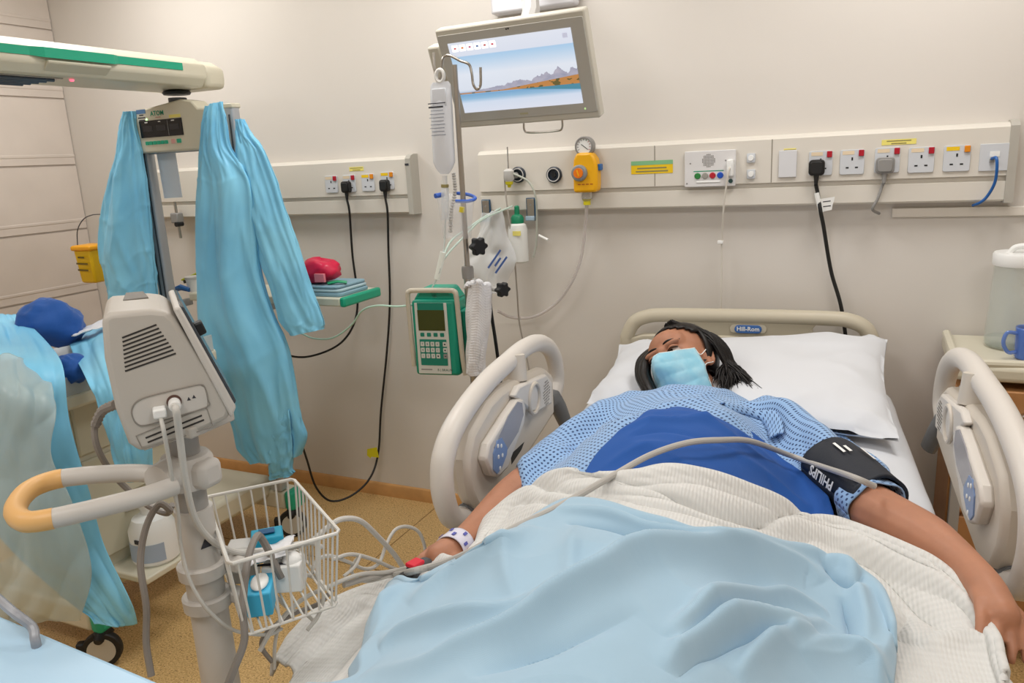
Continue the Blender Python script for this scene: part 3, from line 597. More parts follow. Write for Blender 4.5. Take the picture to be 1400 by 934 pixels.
# pale blue blanket
def bx_(U, V, s, t):
    hem = .010 * np.exp(-((s - .035) / .03) ** 2) - .03 * np.clip(1 - s / .02, 0, 1); edge = -.03 * np.clip(1 - t / .03, 0, 1) - .02 * np.clip(1 - (1 - t) / .02, 0, 1)
    return hem + edge + .012 * vnoise(U * 4 + 1, V * 4.5) + .012 * ridged(U * 3.3 + V * 3.8 + 2, V * 3.1 - U * 2.4) + .004 * vnoise(U * 16, V * 14)
LBF = [([(500, 925), (573, 909), (630, 888), (696, 868), (761, 839), (818, 815), (858, 786), (915, 770), (972, 764), (1033, 762), (1094, 776), (1123, 797)], .030, .026),
       ([(520, 892), (553, 872), (606, 852), (675, 839), (761, 833)], .018, .018), ([(911, 890), (952, 862), (1001, 832), (1074, 815), (1131, 831)], .022, .016), ([(925, 905), (965, 872), (1010, 848), (1070, 832)], -.016, .010),
       ([(907, 933), (952, 890), (1025, 862), (1090, 866), (1127, 843)], .026, .016), ([(920, 945), (965, 905), (1035, 880), (1085, 878)], -.014, .010), ([(1005, 940), (1042, 902), (1074, 882), (1115, 872)], .02, .014),
       ([(789, 725), (781, 774), (777, 827)], .008, .016), ([(687, 750), (691, 786), (708, 831)], .008, .016), ([(1115, 765), (1140, 790), (1165, 806), (1180, 792)], -.016, .010),
       ([(1130, 770), (1160, 785), (1182, 840), (1185, 880)], .014, .016), ([(1150, 815), (1160, 850), (1165, 882)], -.014, .009), ([(760, 712), (830, 716), (891, 736), (964, 753), (1040, 766)], .012, .010), ([(770, 726), (830, 730), (891, 748), (950, 764)], -.012, .008),
       ([(560, 840), (620, 800), (690, 770), (730, 735)], .016, .026), ([(1090, 900), (1140, 885), (1190, 900), (1210, 930)], .014, .018), ([(640, 930), (720, 900), (800, 880), (880, 850)], -.012, .02), ([(505, 880), (520, 845), (560, 815)], .012, .02)]
G, UV = cover([[(512, 834), (545, 813), (600, 800), (655, 784), (692, 744), (716, 720), (757, 694), (797, 690), (830, 698), (891, 716), (964, 738), (1058, 748), (1115, 758), (1176, 782), (1204, 803), (1219, 840), (1223, 872)],
               [(502, 855), (600, 815), (700, 780), (800, 760), (900, 775), (1000, 790), (1100, 800), (1170, 835), (1222, 892)],
               [(480, 895), (600, 860), (750, 850), (900, 850), (1050, 860), (1150, 885), (1220, 915)],
               [(450, 940), (600, 930), (800, 935), (1000, 935), (1219, 940)],
               [(-.72, 2.06), (-.4, 2.14), (0.0, 2.18), (.33, 2.12)], [(-.72, 2.25), (-.4, 2.3), (0.0, 2.3), (.36, 2.28)]], .066, [(f[0], f[1] * 1.5, f[2] * .85) for f in LBF], 240, 300, bx_, low=.042)
o = MB().grid(G, UV).build('pale_blue_blanket', fabric('pale_blue', '#a0bfd3', .72, weave=1500, wb=.1, sheen=.3), None, ang=180, solid=.005)
tag(o, 'pale blue cotton blanket crumpled over the patient\'s legs', 'blanket')
# pillow
c = [B(.46, .06, .935), B(.425, .75, .83), B(-.43, .6, .835), B(-.44, .06, .875)]                # head right, foot right, foot left, head left
n = 70; s, t = np.meshgrid(np.linspace(0, 1, n), np.linspace(0, 1, n), indexing='ij')
base = (1 - s)[..., None] * ((1 - t)[..., None] * c[3] + t[..., None] * c[0]) + s[..., None] * ((1 - t)[..., None] * c[2] + t[..., None] * c[1])
x, y = 2 * s - 1, 2 * t - 1; pinch = 1 - .05 * (np.sin(np.pi * t) * np.abs(x) ** 3 + np.sin(np.pi * s) * np.abs(y) ** 3)
cen_ = base.mean((0, 1)); base = cen_ + (base - cen_) * pinch[..., None]
nrm = np.cross(c[0] - c[3], c[3] - c[2]); nrm = nrm / np.linalg.norm(nrm); nrm = nrm if nrm[2] > 0 else -nrm
prof = (np.clip(1 - np.abs(x) ** 2.6, 0, 1) * np.clip(1 - np.abs(y) ** 3, 0, 1)) ** .55
dent = .045 * np.exp(-(((base - B(-.15, .40, 0)) @ BU) / .13) ** 2 - (((base - B(-.15, .40, 0)) @ BV) / .16) ** 2)
wr = .016 * ridged(t * 4 + s * 3, s * 4 - t * 2) * (np.abs(y) ** 1.2) * (1 - np.abs(y) ** 8) + .010 * ridged(t * 9, s * 6 + 3) * (np.abs(x * y)) + .004 * vnoise(s * 5, t * 5)
mb = MB(); top = base + nrm * (.066 * prof - dent + wr + .004)[..., None]; bot = base - nrm * (.05 * prof)[..., None]
bz = np.maximum(bot[..., 2], .812); bot[..., 2] = np.minimum(bz, top[..., 2] - .002)
mb.grid(top); mb.grid(bot, flip=True)
o = mb.build('pillow', mat('pillow_white', '#d9dbdf', .75, sheen=.15, bump=.05, bscale=250), None, ang=180)
wm = o.modifiers.new('w', 'WELD'); wm.merge_threshold = .006
tag(o, 'white cotton pillow with creased corners leaning on the headboard', 'pillow')
# ================================================================== the patient
M_skin = mat('skin', '#b67f62', .5, sss=.12, var=.10, vscale=22, bump=.05, bscale=160)
M_hair = mat('hair_black', '#171312', .42, spec=.4)
per = thing('person', tuple(B(-.1, 1.2, .8)), 'person in blue dotted gown and face mask lying on the bed, head turned aside', 'person')
# head frame: X to the person's left, U to the crown, F out of the face
HF = np.array([-.38, -.86, .36]); HF /= np.linalg.norm(HF); HU = np.array([-.50, .36, .78]); HU -= HF * (HU @ HF); HU /= np.linalg.norm(HU); HX = np.cross(HU, HF)
HC = B(-.147, .50, .938); HS = 1.16
HM = Matrix(((HX[0], HU[0], HF[0], HC[0]), (HX[1], HU[1], HF[1], HC[1]), (HX[2], HU[2], HF[2], HC[2]), (0, 0, 0, 1))) @ Matrix.Scale(HS, 4)
def H(x, y, z): return HC + HS * (x * HX + y * HU + z * HF)
bm_ = MB()
def chain(pts, sub=6, n=14):
    P = crv([list(p[0]) + [p[1]] for p in pts], sub); bm_.tube([q[:3] for q in P], [q[3] for q in P], n)
    for q in (pts[0], pts[-1]): bm_.ell(q[0], (q[1],) * 3, None, 12, 8)
# head (x, y, z) in the head frame
for c, r in (((0, .032, -.015), (.074, .083, .092)), ((0, -.005, .02), (.066, .085, .07)), ((0, -.05, .035), (.05, .055, .055)), ((0, -.088, .058), (.024, .02, .02)), ((0, .045, .05), (.056, .045, .036)), ((.034, -.018, .058), (.024, .026, .02)), ((-.034, -.018, .058), (.024, .026, .02)), ((.03, .034, .08), (.028, .009, .012)), ((-.03, .034, .08), (.028, .009, .012)), ((0, .026, .088), (.014, .014, .010))):
    bm_.ell(c, r, HM, 22, 14)
bm_.tube([H(0, .02, .088), H(0, -.005, .100), H(0, -.026, .110)], [.009, .012, .016], 10); bm_.ell((0, -.03, .100), (.02, .012, .014), HM, 12, 8)
for sx in (-1, 1):                                               # ears
    bm_.tube([H(sx * (.070 + .008 * math.sin(t)), -.004 + .03 * math.cos(t), -.006 - .016 * math.sin(t)) for t in np.linspace(-.4, 3.5, 9)], .0055, 8); bm_.ell((sx * .072, -.03, .001), (.007, .010, .009), HM, 10, 8); bm_.ell((sx * .07, -.006, -.008), (.006, .024, .013), HM, 10, 8)
# neck, trunk, legs
chain([(H(0, -.03, -.02), .052), (H(.005, -.085, -.03), .05), (B(-.08, .68, .86), .056), (B(-.1, .74, .845), .06)])
for u in (-.2, -.1, 0.0): chain([(B(u - .0, .74, .845), .055), (B(u, .87, .85), .068), (B(u, 1.02, .862), .078), (B(u, 1.2, .885), .088), (B(u, 1.4, .875), .085)])
for u in (-.2, 0.0): chain([(B(u, 1.38, .865), .08), (B(u - .01, 1.7, .865), .068), (B(u, 1.82, .87), .055), (B(u, 2.0, .862), .05), (B(u, 2.12, .855), .035)])
# shoulders and arms
WL = at(622, 749, z=.846); WLb = at(650, 726, z=.835); KL = at(600, 762, z=.85)
chain([(B(-.1, .74, .85), .055), (B(-.26, .76, .846), .052), (B(-.345, 1.0, .845), .046), (B(-.39, 1.14, .843), .043), (B(-.425, 1.3, .84), .041), (WLb, .032), (WL, .027), (KL, .026)])
ELR = at(1198, 700, z=.852); FAR = at(1262, 734, z=.86); WRR = at(1322, 776, z=.865); KNR = at(1368, 840, z=.86)
chain([(B(-.05, .74, .85), .055), (B(.11, .765, .85), .055), (B(.21, .93, .848), .044), (at(1150, 660, z=.85), .046), (ELR, .053), (FAR, .047), (at(1298, 757, z=.863), .037), (WRR, .031), (at(1346, 804, z=.865), .031), (KNR, .028)])
def hand(K, Wr, spread, up, fl, curl, thumb):
    K = np.array(K); d = K - np.array(Wr); d = d / np.linalg.norm(d); up = np.array(up, float); up -= d * (up @ d); up /= np.linalg.norm(up); sd = np.cross(d, up) * spread
    for i, L in enumerate(fl):
        o = (i - 1.5) * .019; base = K + sd * o - d * .012; P = [base]; dirn = d + sd * (i - 1.5) * .10; dirn /= np.linalg.norm(dirn)
        for k, f in enumerate((.48, .30, .22)):
            dirn = dirn - up * curl[k]; dirn /= np.linalg.norm(dirn); P.append(P[-1] + dirn * L * f)
        bm_.tube([K - d * .055 + sd * o * .55] + P, [.013, .0105, .0095, .0085, .007], 10); bm_.ell(P[-1], (.0072,) * 3, None, 8, 6)
        bm_.ell(P[0] + up * .002, (.0105,) * 3, None, 8, 6)
    b0 = K - d * .06 + sd * .026 * thumb; td = d * .7 + sd * .62 * thumb - up * .15; td /= np.linalg.norm(td)
    bm_.tube([b0 - sd * .02 * thumb, b0 + td * .025, b0 + td * .05 + d * .004, b0 + td * .07 + d * .012], [.016, .0125, .0105, .008], 10); bm_.ell(b0 + td * .07 + d * .012, (.008,) * 3, None, 8, 6)
    bm_.tube([K - d * .075, K - d * .03, K], [.026, .03, .028], 12, flat=1.0)
    return d, up, sd
dL = hand(KL, WL, 1, (0.0, -.2, 1), (.058, .068, .064, .05), (.25, .35, .3), -1)
dR = hand(KNR, WRR, 1, (.45, -.1, .9), (.07, .08, .075, .06), (.32, .35, .25), -1)
body = bm_.build('body', M_skin, per, ang=180)
q = body.modifiers.new('r', 'REMESH'); q.mode = 'VOXEL'; q.voxel_size = .0042; q.use_smooth_shade = True
q = body.modifiers.new('m', 'SMOOTH'); q.factor = .5; q.iterations = 5
# eyes and brows
for sx in (-1, 1):
    e = MB().ell((sx * .031, .011, .074), (.0155, .0115, .0125), HM, 16, 10).build('eye', mat('eye_white', '#b9aca4', .25), per)
    MB().ell((sx * .031 - .005, .011, .0848), (.0075, .0075, .003), HM, 12, 8).build('iris', mat('iris_brown', '#1c0f0a', .2), e)
    lid = MB().tube([H(sx * .031 + a * .0175,     .0168 + .0065 * math.cos(a * 1.5), .0795 + .0065 * math.cos(a * 1.4)) for a in np.linspace(-1, 1, 9)], [.002, .004, .005, .0055, .0055, .0055, .005, .004, .002], 8); lid.build('upper_lid', M_skin, per)
    MB().tube([H(sx * .031 + a * .018,     .0140 + .006 * math.cos(a * 1.5), .0845 + .0055 * math.cos(a * 1.4)) for a in np.linspace(-1, 1, 9)], .0014, 6).build('lash_line', M_hair, per)
    MB().tube([H(sx * .031 + sx * a * .024, .036 + .006 * math.cos(a * 1.3 + .3), .0885 - .010 * (a + .25) ** 2) for a in np.linspace(-1, 1, 9)], [.0015, .003, .0035, .0036, .0035, .003, .0026, .002, .001], 8).build('eyebrow', M_hair, per)
# hair: cap over the skull, and locks falling on the pillow
cap = MB(); n1_, n2_ = 48, 28; vs = []; fs = []
for j in range(n2_ + 1):
    ph = math.pi * j / n2_
    for i in range(n1_):
        a = 2 * math.pi * i / n1_; d = np.array([math.sin(ph) * math.cos(a), math.cos(ph), math.sin(ph) * math.sin(a)])
        r = 1 + .008 * math.sin(a * 19 + 3 * ph) * math.sin(ph); p = np.array([0, .030, -.022]) + d * np.array([.086, .094, .102]) * r; vs.append(p)
keep = lambda p: not (p[2] > .012 + .5 * max(0, p[1] - .075) and p[1] < .092 - .35 * (p[0] / .08) ** 2 * .12 and not (abs(p[0]) > .079)) and not (p[1] < -.045 and p[2] > -.05)
fs = [f for f in [(j * n1_ + i, j * n1_ + (i + 1) % n1_, (j + 1) * n1_ + (i + 1) % n1_, (j + 1) * n1_ + i) for j in range(n2_) for i in range(n1_)] if all(keep(vs[k]) for k in f)]
cap.add(vs, fs, HM); hair = cap.build('hair', M_hair, per, ang=180, solid=.006)
lk = MB(); rr = np.random.RandomState(5)
ends = [(at(a, b, z=z), w) for a, b, z, w in ((1034, 530, .90, 1), (1022, 520, .905, 1), (1008, 512, .91, 1), (1000, 528, .90, 1), (990, 532, .90, 1), (985, 520, .91, 1), (1012, 527, .90, 1))]
endsL = [(at(a, b, z=z), 1) for a, b, z in ((878, 528, .90), (884, 540, .90), (876, 512, .905), (888, 545, .90))]
for k in range(300):
    left = False; E_, _ = (endsL if left else ends)[rr.randint(len(endsL if left else ends))]
    sx = -1 if left else 1; a = rr.uniform(0, 1)
    p0 = H(sx * rr.uniform(.0, .03), .118 - .02 * a, .03 - .09 * a * rr.uniform(.3, 1)); p1 = H(sx * (.082 + rr.uniform(0, .008)), .055 - .03 * rr.uniform(), -.015 - .06 * a); p2 = H(sx * (.086 + rr.uniform(0, .008)), -.02 - .03 * rr.uniform(), -.04 - .05 * a)
    if left: p1 = H(-.086, .06 - .04 * rr.uniform(), .01 - .03 * a); p2 = H(-.096, -.01 - .04 * rr.uniform(), .03 - .03 * a)
    e = np.array(E_) + rr.normal(0, .006 if left else .011, 3) * np.array([1, 1, .35]); pm = .5 * p2 + .5 * e + rr.normal(0, .006, 3)
    lk.tube(crv([p0, p1, p2, pm, e], 5), [.0036] * 12 + [.003] * 5 + [.0022, .0016, .001, .0006], 5)
for dx, dz in ((0, 0), (4, .004), (-3, -.004), (7, -.008)):
    P = crv([H(-.055, .095, -.01), at(880 + dx, 492, z=.955 + dz), at(877 + dx, 512, z=.925 + dz), at(884 + dx, 530, z=.905 + dz), at(893 + dx, 545, z=.89)], 6); lk.tube(P, [.010 + .004 * math.sin(math.pi * k / (len(P) - 1)) for k in range(len(P))], 8)
l = lk.build('hair_locks', M_hair, per, ang=180); l['kind'] = 'stuff'
# surgical mask
n = 46; s, t = np.meshgrid(np.linspace(0, 1, n), np.linspace(-1, 1, n), indexing='ij')
yy = -.003 - .102 * s; xw = .074 - .010 * np.abs(s - .5) * 2 + .002; x = t * xw
yy = yy + (.016 * (1 - np.abs(t)) ** 2) * (1 - s) - .014 * (1 - np.abs(t) ** 2) * s + .012 * np.abs(t) * (1 - s)
front = .092 + .034 * np.exp(-((yy + .022) / .036) ** 2) * np.exp(-(x / .028) ** 2) - .010 * np.clip((-.06 - yy) / .05, 0, 1)
z = front + .008 - .052 * np.abs(t) ** 2.2 - .012 * np.abs(t) ** 6; z = z + .0035 * np.abs(np.sin(s * np.pi * 4)) * (1 - .3 * np.abs(t)) + .004 * ridged(t * 2.4 + 5, s * 3 + t) * (.3 + np.abs(t)) + .0025 * ridged(t * 4 + s * 3, s * 2.2)
G = HC + HS * (x[..., None] * HX + yy[..., None] * HU + z[..., None] * HF)
M_mask = mat('mask_blue', '#8fcbe0', .75, sheen=.2, tint2='#a6d6e6', vscale=30); mk = MB().grid(G, np.stack([x, yy], 2)).build('face_mask', M_mask, per, ang=180, solid=.002); mk['label'] = 'pale blue pleated surgical mask'
for a, b in ((0, 0), (n - 1, 0)): MB().tube([G[a, j] + HF * .001 for j in range(n)], .0028, 6, flat=.6).build('mask_edge', M_white, mk)
for sx, j in ((1, n - 1), (-1, 0)):
    for i in (2, n - 3): MB().tube(crv([G[i, j], H(sx * .071, -.012 if i < 9 else -.045, .03), H(sx * .078, .012 if i < 9 else -.03, -.008)], 5), .0016, 6).build('ear_loop', M_white, mk)
# gown: body and sleeves as one cloth lying over chest and arms
m = fabric('gown_cloth', '#8fb2db', .8, weave=1400, wb=.08, sheen=.2); nt = m.node_tree; b = nt.nodes['Principled BSDF']; uv = nt.nodes.new('ShaderNodeUVMap'); mp = nt.nodes.new('ShaderNodeMapping'); mp.inputs['Rotation'].default_value = (0, 0, math.pi / 4)
nt.links.new(uv.outputs['UV'], mp.inputs['Vector']); vo = nt.nodes.new('ShaderNodeTexVoronoi'); vo.voronoi_dimensions = '2D'; vo.inputs['Scale'].default_value = 80; vo.inputs['Randomness'].default_value = 0; nt.links.new(mp.outputs['Vector'], vo.inputs['Vector'])
lt = nt.nodes.new('ShaderNodeMath'); lt.operation = 'LESS_THAN'; lt.inputs[1].default_value = .25; nt.links.new(vo.outputs['Distance'], lt.inputs[0]); mx = nt.nodes.new('ShaderNodeMix'); mx.data_type = 'RGBA'; mx.inputs['A'].default_value = hexc('#8fb2db'); mx.inputs['B'].default_value = hexc('#24406f'); nt.links.new(lt.outputs[0], mx.inputs['Factor']); nt.links.new(mx.outputs['Result'], b.inputs['Base Color'])
M_gown = m
def hg(U, V, s, t):
    k = 1 - np.clip((V - .98) / .08, 0, 1) * np.exp(-((U + .08) / .22) ** 4)
    return k * (.010 * ridged(U * 5 + V * 2.4, V * 4 + U * 2) + .006 * vnoise(U * 14, V * 12) + .010 * ridged(U * 3 - V * 5 + 4, V * 2) * np.clip((V - .65) / .2, 0, 1) - .012 * np.clip(1 - t / .02, 0, 1) - .012 * np.clip(1 - (1 - t) / .02, 0, 1) + .012 * np.exp(-((V - .80) / .06) ** 2) * np.exp(-((U - .02) / .14) ** 2)) - .014 * (1 - k)
grow = [[(-.36, .63), (-.25, .58), (-.16, .60), (-.08, .62), (0.0, .59), (.1, .575), (.24, .60)],
        [(-.41, .76), (-.3, .70), (-.16, .69), (-.05, .70), (.06, .68), (.18, .67), (.33, .74)],
        [(-.45, .94), (-.34, .86), (-.2, .81), (-.06, .81), (.08, .81), (.22, .82), (.39, .90)],
        [(-.47, 1.12), (-.36, 1.06), (-.22, .99), (-.06, .96), (.1, .97), (1098, 596), (1158, 610)],
        [(714, 668), (752, 664), (795, 664), (850, 630), (930, 605), (1010, 622), (1075, 645), (1122, 640)]]
G, UV = cover(grow, .012, [([(1000, 545), (1060, 560), (1100, 600)], .012, .02), ([(880, 545), (950, 548), (1020, 540)], .010, .016), ([(800, 600), (850, 575), (900, 560)], .014, .02), ([(770, 640), (790, 610), (830, 585)], -.012, .016), ([(745, 640), (790, 600)], .010, .016), ([(1085, 560), (1100, 600), (1115, 620)], -.012, .014), ([(1060, 560), (1070, 600)], -.012, .012)], 110, 150, hg)
gw = MB().grid(G, guv(G)).build('gown', M_gown, per, ang=180, solid=.003); gw['label'] = 'light blue gown with dark blue dots'
# open lapel with pale lining on the chest
def ribbon(px, off, w, m_, name, nseg=40):
    P = resample(crv([B(*hit(a, b, off), 0) for a, b in px], 8), nseg); rows_ = []
    for k in range(nseg):
        tdir = P[min(k + 1, nseg - 1)] - P[max(k - 1, 0)]; tdir /= np.linalg.norm(tdir); sd = np.cross(tdir, (0, 0, 1)); row = []
        for j in np.linspace(-1, 1, 9):
            p = P[k] + sd * j * w * .5; q_ = p - BO; z_ = float(hcov(q_ @ BU, q_ @ BV)) + off + .012 * (1 - j * j) + .006; row.append((p[0], p[1], z_))
        rows_.append(row)
    G_ = np.array(rows_); return MB().grid(G_, guv(G_)).build(name, m_, per, ang=180, solid=.004)
M_lin = mat('gown_lining', '#c3cbe0', .8)
ribbon([(990, 560), (1020, 566), (1045, 572), (1058, 585), (1062, 603)], .016, .035, M_gown, 'lapel')
pass
# blood pressure cuff on the upper arm
cuff = thing('blood_pressure_cuff', tuple(at(1165, 660, z=.86)), 'black blood pressure cuff with white lettering wrapped round the upper arm', 'cuff')
A0 = at(1138, 636, z=.866); A1 = at(1202, 688, z=.862); ax = A1 - A0; LA = np.linalg.norm(ax); ax /= LA; sdv = np.cross(ax, (0, 0, 1)); sdv /= np.linalg.norm(sdv); upv = np.cross(sdv, ax)
rows = []
for k in np.linspace(0, 1, 26):
    r = .072 - .007 * k; rows.append([A0 + ax * LA * k + (sdv * math.cos(a) * r + upv * math.sin(a) * (r * .93)) * (1 + .02 * math.sin(5 * a + k * 6)) + upv * .0 + ax * (.010 * math.cos(a) * (k - .5)) for a in np.linspace(0, 2 * math.pi, 49)])
G = np.array(rows); mb = MB().grid(G); M_cuff = mat('cuff_navy', '#1d222c', .6, bump=.1, bscale=200); mb.build('sleeve', M_cuff, cuff, ang=180, solid=.007)
def onc(k, a, dr=.004):
    r = .072 - .007 * k + dr; return A0 + ax * LA * k + sdv * math.cos(a) * r + upv * math.sin(a) * r * .93
def cuff_text(s_, size, k, a, rot=0, m_=None):
    # bend flat lettering round the cuff
    M_ = Matrix.Identity(4); o = text('lettering', s_, size, M_, m_ or M_white, None, depth=.0003, bold=True); me = o.data
    for v_ in me.vertices:
        x, y, z_ = v_.co; v_.co = Vector(onc(k + -x / LA, a + -y / .066 , .0062 + z_))
    adopt(o, cuff); return o
cuff_text('PHILIPS', .029, .46, math.radians(14)); cuff_text('#########', .010, .30, math.radians(76)); cuff_text('#####', .011, .36, math.radians(86)); cuff_text('##########', .011, .48, math.radians(112)); cuff_text('######', .010, .86, math.radians(48))
# sleeve end peeping out below the cuff
rows = []; C0 = at(1186, 688, z=.852); 
for k in np.linspace(0, 1, 10): rows.append([C0 + ax * (-.02 + .058 * k) + (sdv * math.cos(a) + upv * math.sin(a)) * (.058 + .003 * math.sin(6 * a) + .003 * k) for a in np.linspace(0, 2 * math.pi, 41)])
G = np.array(rows); MB().grid(G, guv(G)).build('gown_cuff', M_gown, per, ang=180, solid=.003)
# wristband
rows = []; wd_ = (WL - WLb); wd_ /= np.linalg.norm(wd_); s1 = np.cross(wd_, (0, 0, 1)); s1 /= np.linalg.norm(s1); u1 = np.cross(s1, wd_)
wb_ = thing('wristband', tuple(WL), 'white hospital wristband printed with blue marks on the wrist by the floor', 'wristband')
for k in np.linspace(-.5, .6, 8): rows.append([WL + wd_ * .042 * k + (s1 * math.cos(a) + u1 * math.sin(a)) * .033 for a in np.linspace(0, 2 * math.pi, 33)])
MB().grid(np.array(rows)).build('band', mat('band_white', '#dedcea', .4), wb_, ang=180, solid=.002)
for k in range(7):
    a = math.radians(20 + 26 * k); p = WL + wd_ * (.012 if k % 2 else -.008) + (s1 * math.cos(a) + u1 * math.sin(a)) * .0345
    MB().box((0, 0, 0), (.012, .006, .001), frame(p, wd_, np.cross((s1 * math.cos(a) + u1 * math.sin(a)), wd_))).build('printed_mark', mat('mark_blue', '#5a5fb0', .6), wb_, smooth=False)
# ================================================================== wall screen on its arm
TC = np.array([-1.042, -.55, 1.838]); yaw, pit = -.057, -.371
TX = np.array([math.cos(yaw), math.sin(yaw), 0]); TN = np.array([math.sin(yaw), -math.cos(yaw), 0]) * math.cos(pit) + np.array([0, 0, 1]) * math.sin(pit); TU = np.cross(TN, TX)
TM = frame(TC, TX, TU)
if (TM.to_3x3() @ Vector((0, 0, 1))).dot(Vector(TN)) < 0: print('screen normal flipped')
tv = thing('wall_screen', (TC[0], -.03, TC[2]), 'bedside screen showing a lake and mountains on a ceiling arm', 'screen')
M_tv = mat('screen_bezel', '#bcb9b0', .45); M_tv2 = mat('screen_shell', '#cbc6b8', .45)
plate(MB(), TM, .52, .326, .04, .008, z0=-.045).build('shell', M_tv2, tv, bevel=.006)
bz = plate(MB(), TM, .508, .285, .006, .006, 0, .002, -.007).build('bezel', M_tv, tv, bevel=.001)
# picture: sky, mountains and water drawn as a procedural colour pattern on the display
m = bpy.data.materials.new('display_picture'); m.use_nodes = True; nt = m.node_tree; b = nt.nodes['Principled BSDF']; b.inputs['Base Color'].default_value = (.02, .02, .02, 1); b.inputs['Roughness'].default_value = .2
uvn = nt.nodes.new('ShaderNodeUVMap'); sep = nt.nodes.new('ShaderNodeSeparateXYZ'); nt.links.new(uvn.outputs['UV'], sep.inputs[0])
def mth(op, a, b_=None, c_=None):
    n = nt.nodes.new('ShaderNodeMath'); n.operation = op
    for i, v in enumerate((a, b_, c_)):
        if v is None: continue
        if isinstance(v, (int, float)): n.inputs[i].default_value = v
        else: nt.links.new(v, n.inputs[i])
    return n.outputs[0]
def mixc(f, a, b_):
    n = nt.nodes.new('ShaderNodeMix'); n.data_type = 'RGBA'; nt.links.new(f, n.inputs['Factor'])
    for k, v in (('A', a), ('B', b_)):
        if isinstance(v, str): n.inputs[k].default_value = hexc(v)
        else: nt.links.new(v, n.inputs[k])
    return n.outputs['Result']
X_, Y_ = sep.outputs['X'], sep.outputs['Y']
rp = nt.nodes.new('ShaderNodeValToRGB'); nt.links.new(Y_, rp.inputs[0]); els = rp.color_ramp.elements
els[0].position = 0; els[0].color = hexc('#e9eefc'); els[1].position = 1; els[1].color = hexc('#eef3ff')
for p_, c_ in ((.14, '#dfeafc'), (.2, '#9cc6e6'), (.26, '#7fb2dc'), (.33, '#e8eefa'), (.55, '#eef4ff'), (.76, '#bcdcf8'), (.80, '#b4d8f8'), (.81, '#e8eefc')): e = els.new(p_); e.color = hexc(c_)
cn = nt.nodes.new('ShaderNodeTexNoise'); cn.noise_dimensions = '1D'; cn.inputs['Scale'].default_value = 9; cn.inputs['Detail'].default_value = 5; nt.links.new(X_, cn.inputs['W'])
ht = mth('ADD', .30, mth('MULTIPLY', mth('MULTIPLY', cn.outputs['Fac'], mth('MAXIMUM', mth('SUBTRACT', X_, .1), 0)), .42)); mt_ = mth('MULTIPLY', mth('LESS_THAN', Y_, ht), mth('GREATER_THAN', Y_, .29))
n3 = nt.nodes.new('ShaderNodeTexNoise'); n3.inputs['Scale'].default_value = 14; nt.links.new(uvn.outputs['UV'], n3.inputs['Vector'])
mcol = mixc(n3.outputs['Fac'], '#8d93ad', '#cfc9d6')
h2 = mth('ADD', .29, mth('MULTIPLY', mth('MAXIMUM', mth('SUBTRACT', X_, .38), 0), .17)); land = mth('MULTIPLY', mth('LESS_THAN', Y_, h2), mth('GREATER_THAN', Y_, .275))
h3 = mth('SUBTRACT', .275, mth('MULTIPLY', mth('MAXIMUM', mth('SUBTRACT', X_, .5), 0), .16)); refl = mth('MULTIPLY', mth('GREATER_THAN', Y_, h3), mth('LESS_THAN', Y_, .275))
lcol = mixc(mth('GREATER_THAN', n3.outputs['Fac'], .56), '#c98b4e', '#6c6138')
c_ = mixc(mt_, rp.outputs['Color'], mcol); c_ = mixc(land, c_, lcol); c_ = mixc(refl, c_, '#4f93ac')
nt.links.new(c_, b.inputs['Emission Color']); b.inputs['Emission Strength'].default_value = .85
mb = MB(); w, h = .432, .228; mb.v = [tuple(TM @ Vector((sx * w / 2 - .004, sy * h / 2 + .004, .0002))) for sx, sy in ((-1, -1), (1, -1), (1, 1), (-1, 1))]; mb.f = [(0, 1, 2, 3)]; mb.mi = [0]; mb.uv = np.array([(0, 0), (1, 0), (1, 1), (0, 1)])
dsp = mb.build('display', m, tv, smooth=False)
M_ic = mat('icon_white', '#f6f4f6', .5, emis='#fbf6f8', estr=.9)
for k in range(6):
    ic = plate(MB(), TM, .024, .021, .0004, .003, -.196 + .0275 * k, .100, .0004).build('app_icon', M_ic, dsp, smooth=False)
    plate(MB(), TM, .008, .005, .0004, .001, -.196 + .0275 * k, .100, .0009).build('icon_mark', mat('mark%d' % k, ('#c05a5a', '#d07a3a', '#b06080', '#5070a0', '#b05050', '#c05060')[k], .5, emis=('#c05a5a', '#d07a3a', '#b06080', '#5070a0', '#b05050', '#c05060')[k], estr=.6), ic, smooth=False)
plate(MB(), TM, .016, .014, .0004, .002, .19, .098, .0004).build('clock_box', mat('clock_grey', '#b8bcd0', .5, emis='#b8bcd0', estr=.7), dsp, smooth=False)
for cx_, cy_ in ((0, .138), (.007, .1385)): MB().lathe([(0, 0), (.0025, 0), (.0025, .001), (0, .001)], 12, TM @ Matrix.Translation((cx_, cy_, -.0005))).build('camera_lens', M_black, bz)
plate(MB(), TM, .03, .006, .0006, .002, .0, -.128, -.0008).build('maker_mark', mat('mark_tan', '#b6b08f', .5), bz)
MB().lathe([(0, 0), (.003, 0), (.003, .001), (0, .001)], 12, TM @ Matrix.Translation((.215, -.128, -.0008))).build('power_light', mat('led_green', '#b8e09a', .4, emis='#c8f0a0', estr=.6), bz)
MB().box((-.295, .03, -.05), (.05, .16, .05), TM).build('handset_cradle', M_tv2, tv, bevel=.008)
MB().tube(crv([TM @ Vector(p) for p in ((-.02, -.155, -.03), (-.022, -.19, -.02), (.0, -.2, -.02), (.09, -.2, -.02), (.115, -.192, -.02), (.118, -.155, -.03))], 5), .0035, 8).build('pull_handle', M_steel, tv)
bkx = TC + TU * .06 - TN * .07
MB().tube([bkx, bkx + np.array([.0, .1, .12]), at(722, -40, y=-.3)], [.028, .03, .03], 10).build('arm', M_ltgrey, tv)
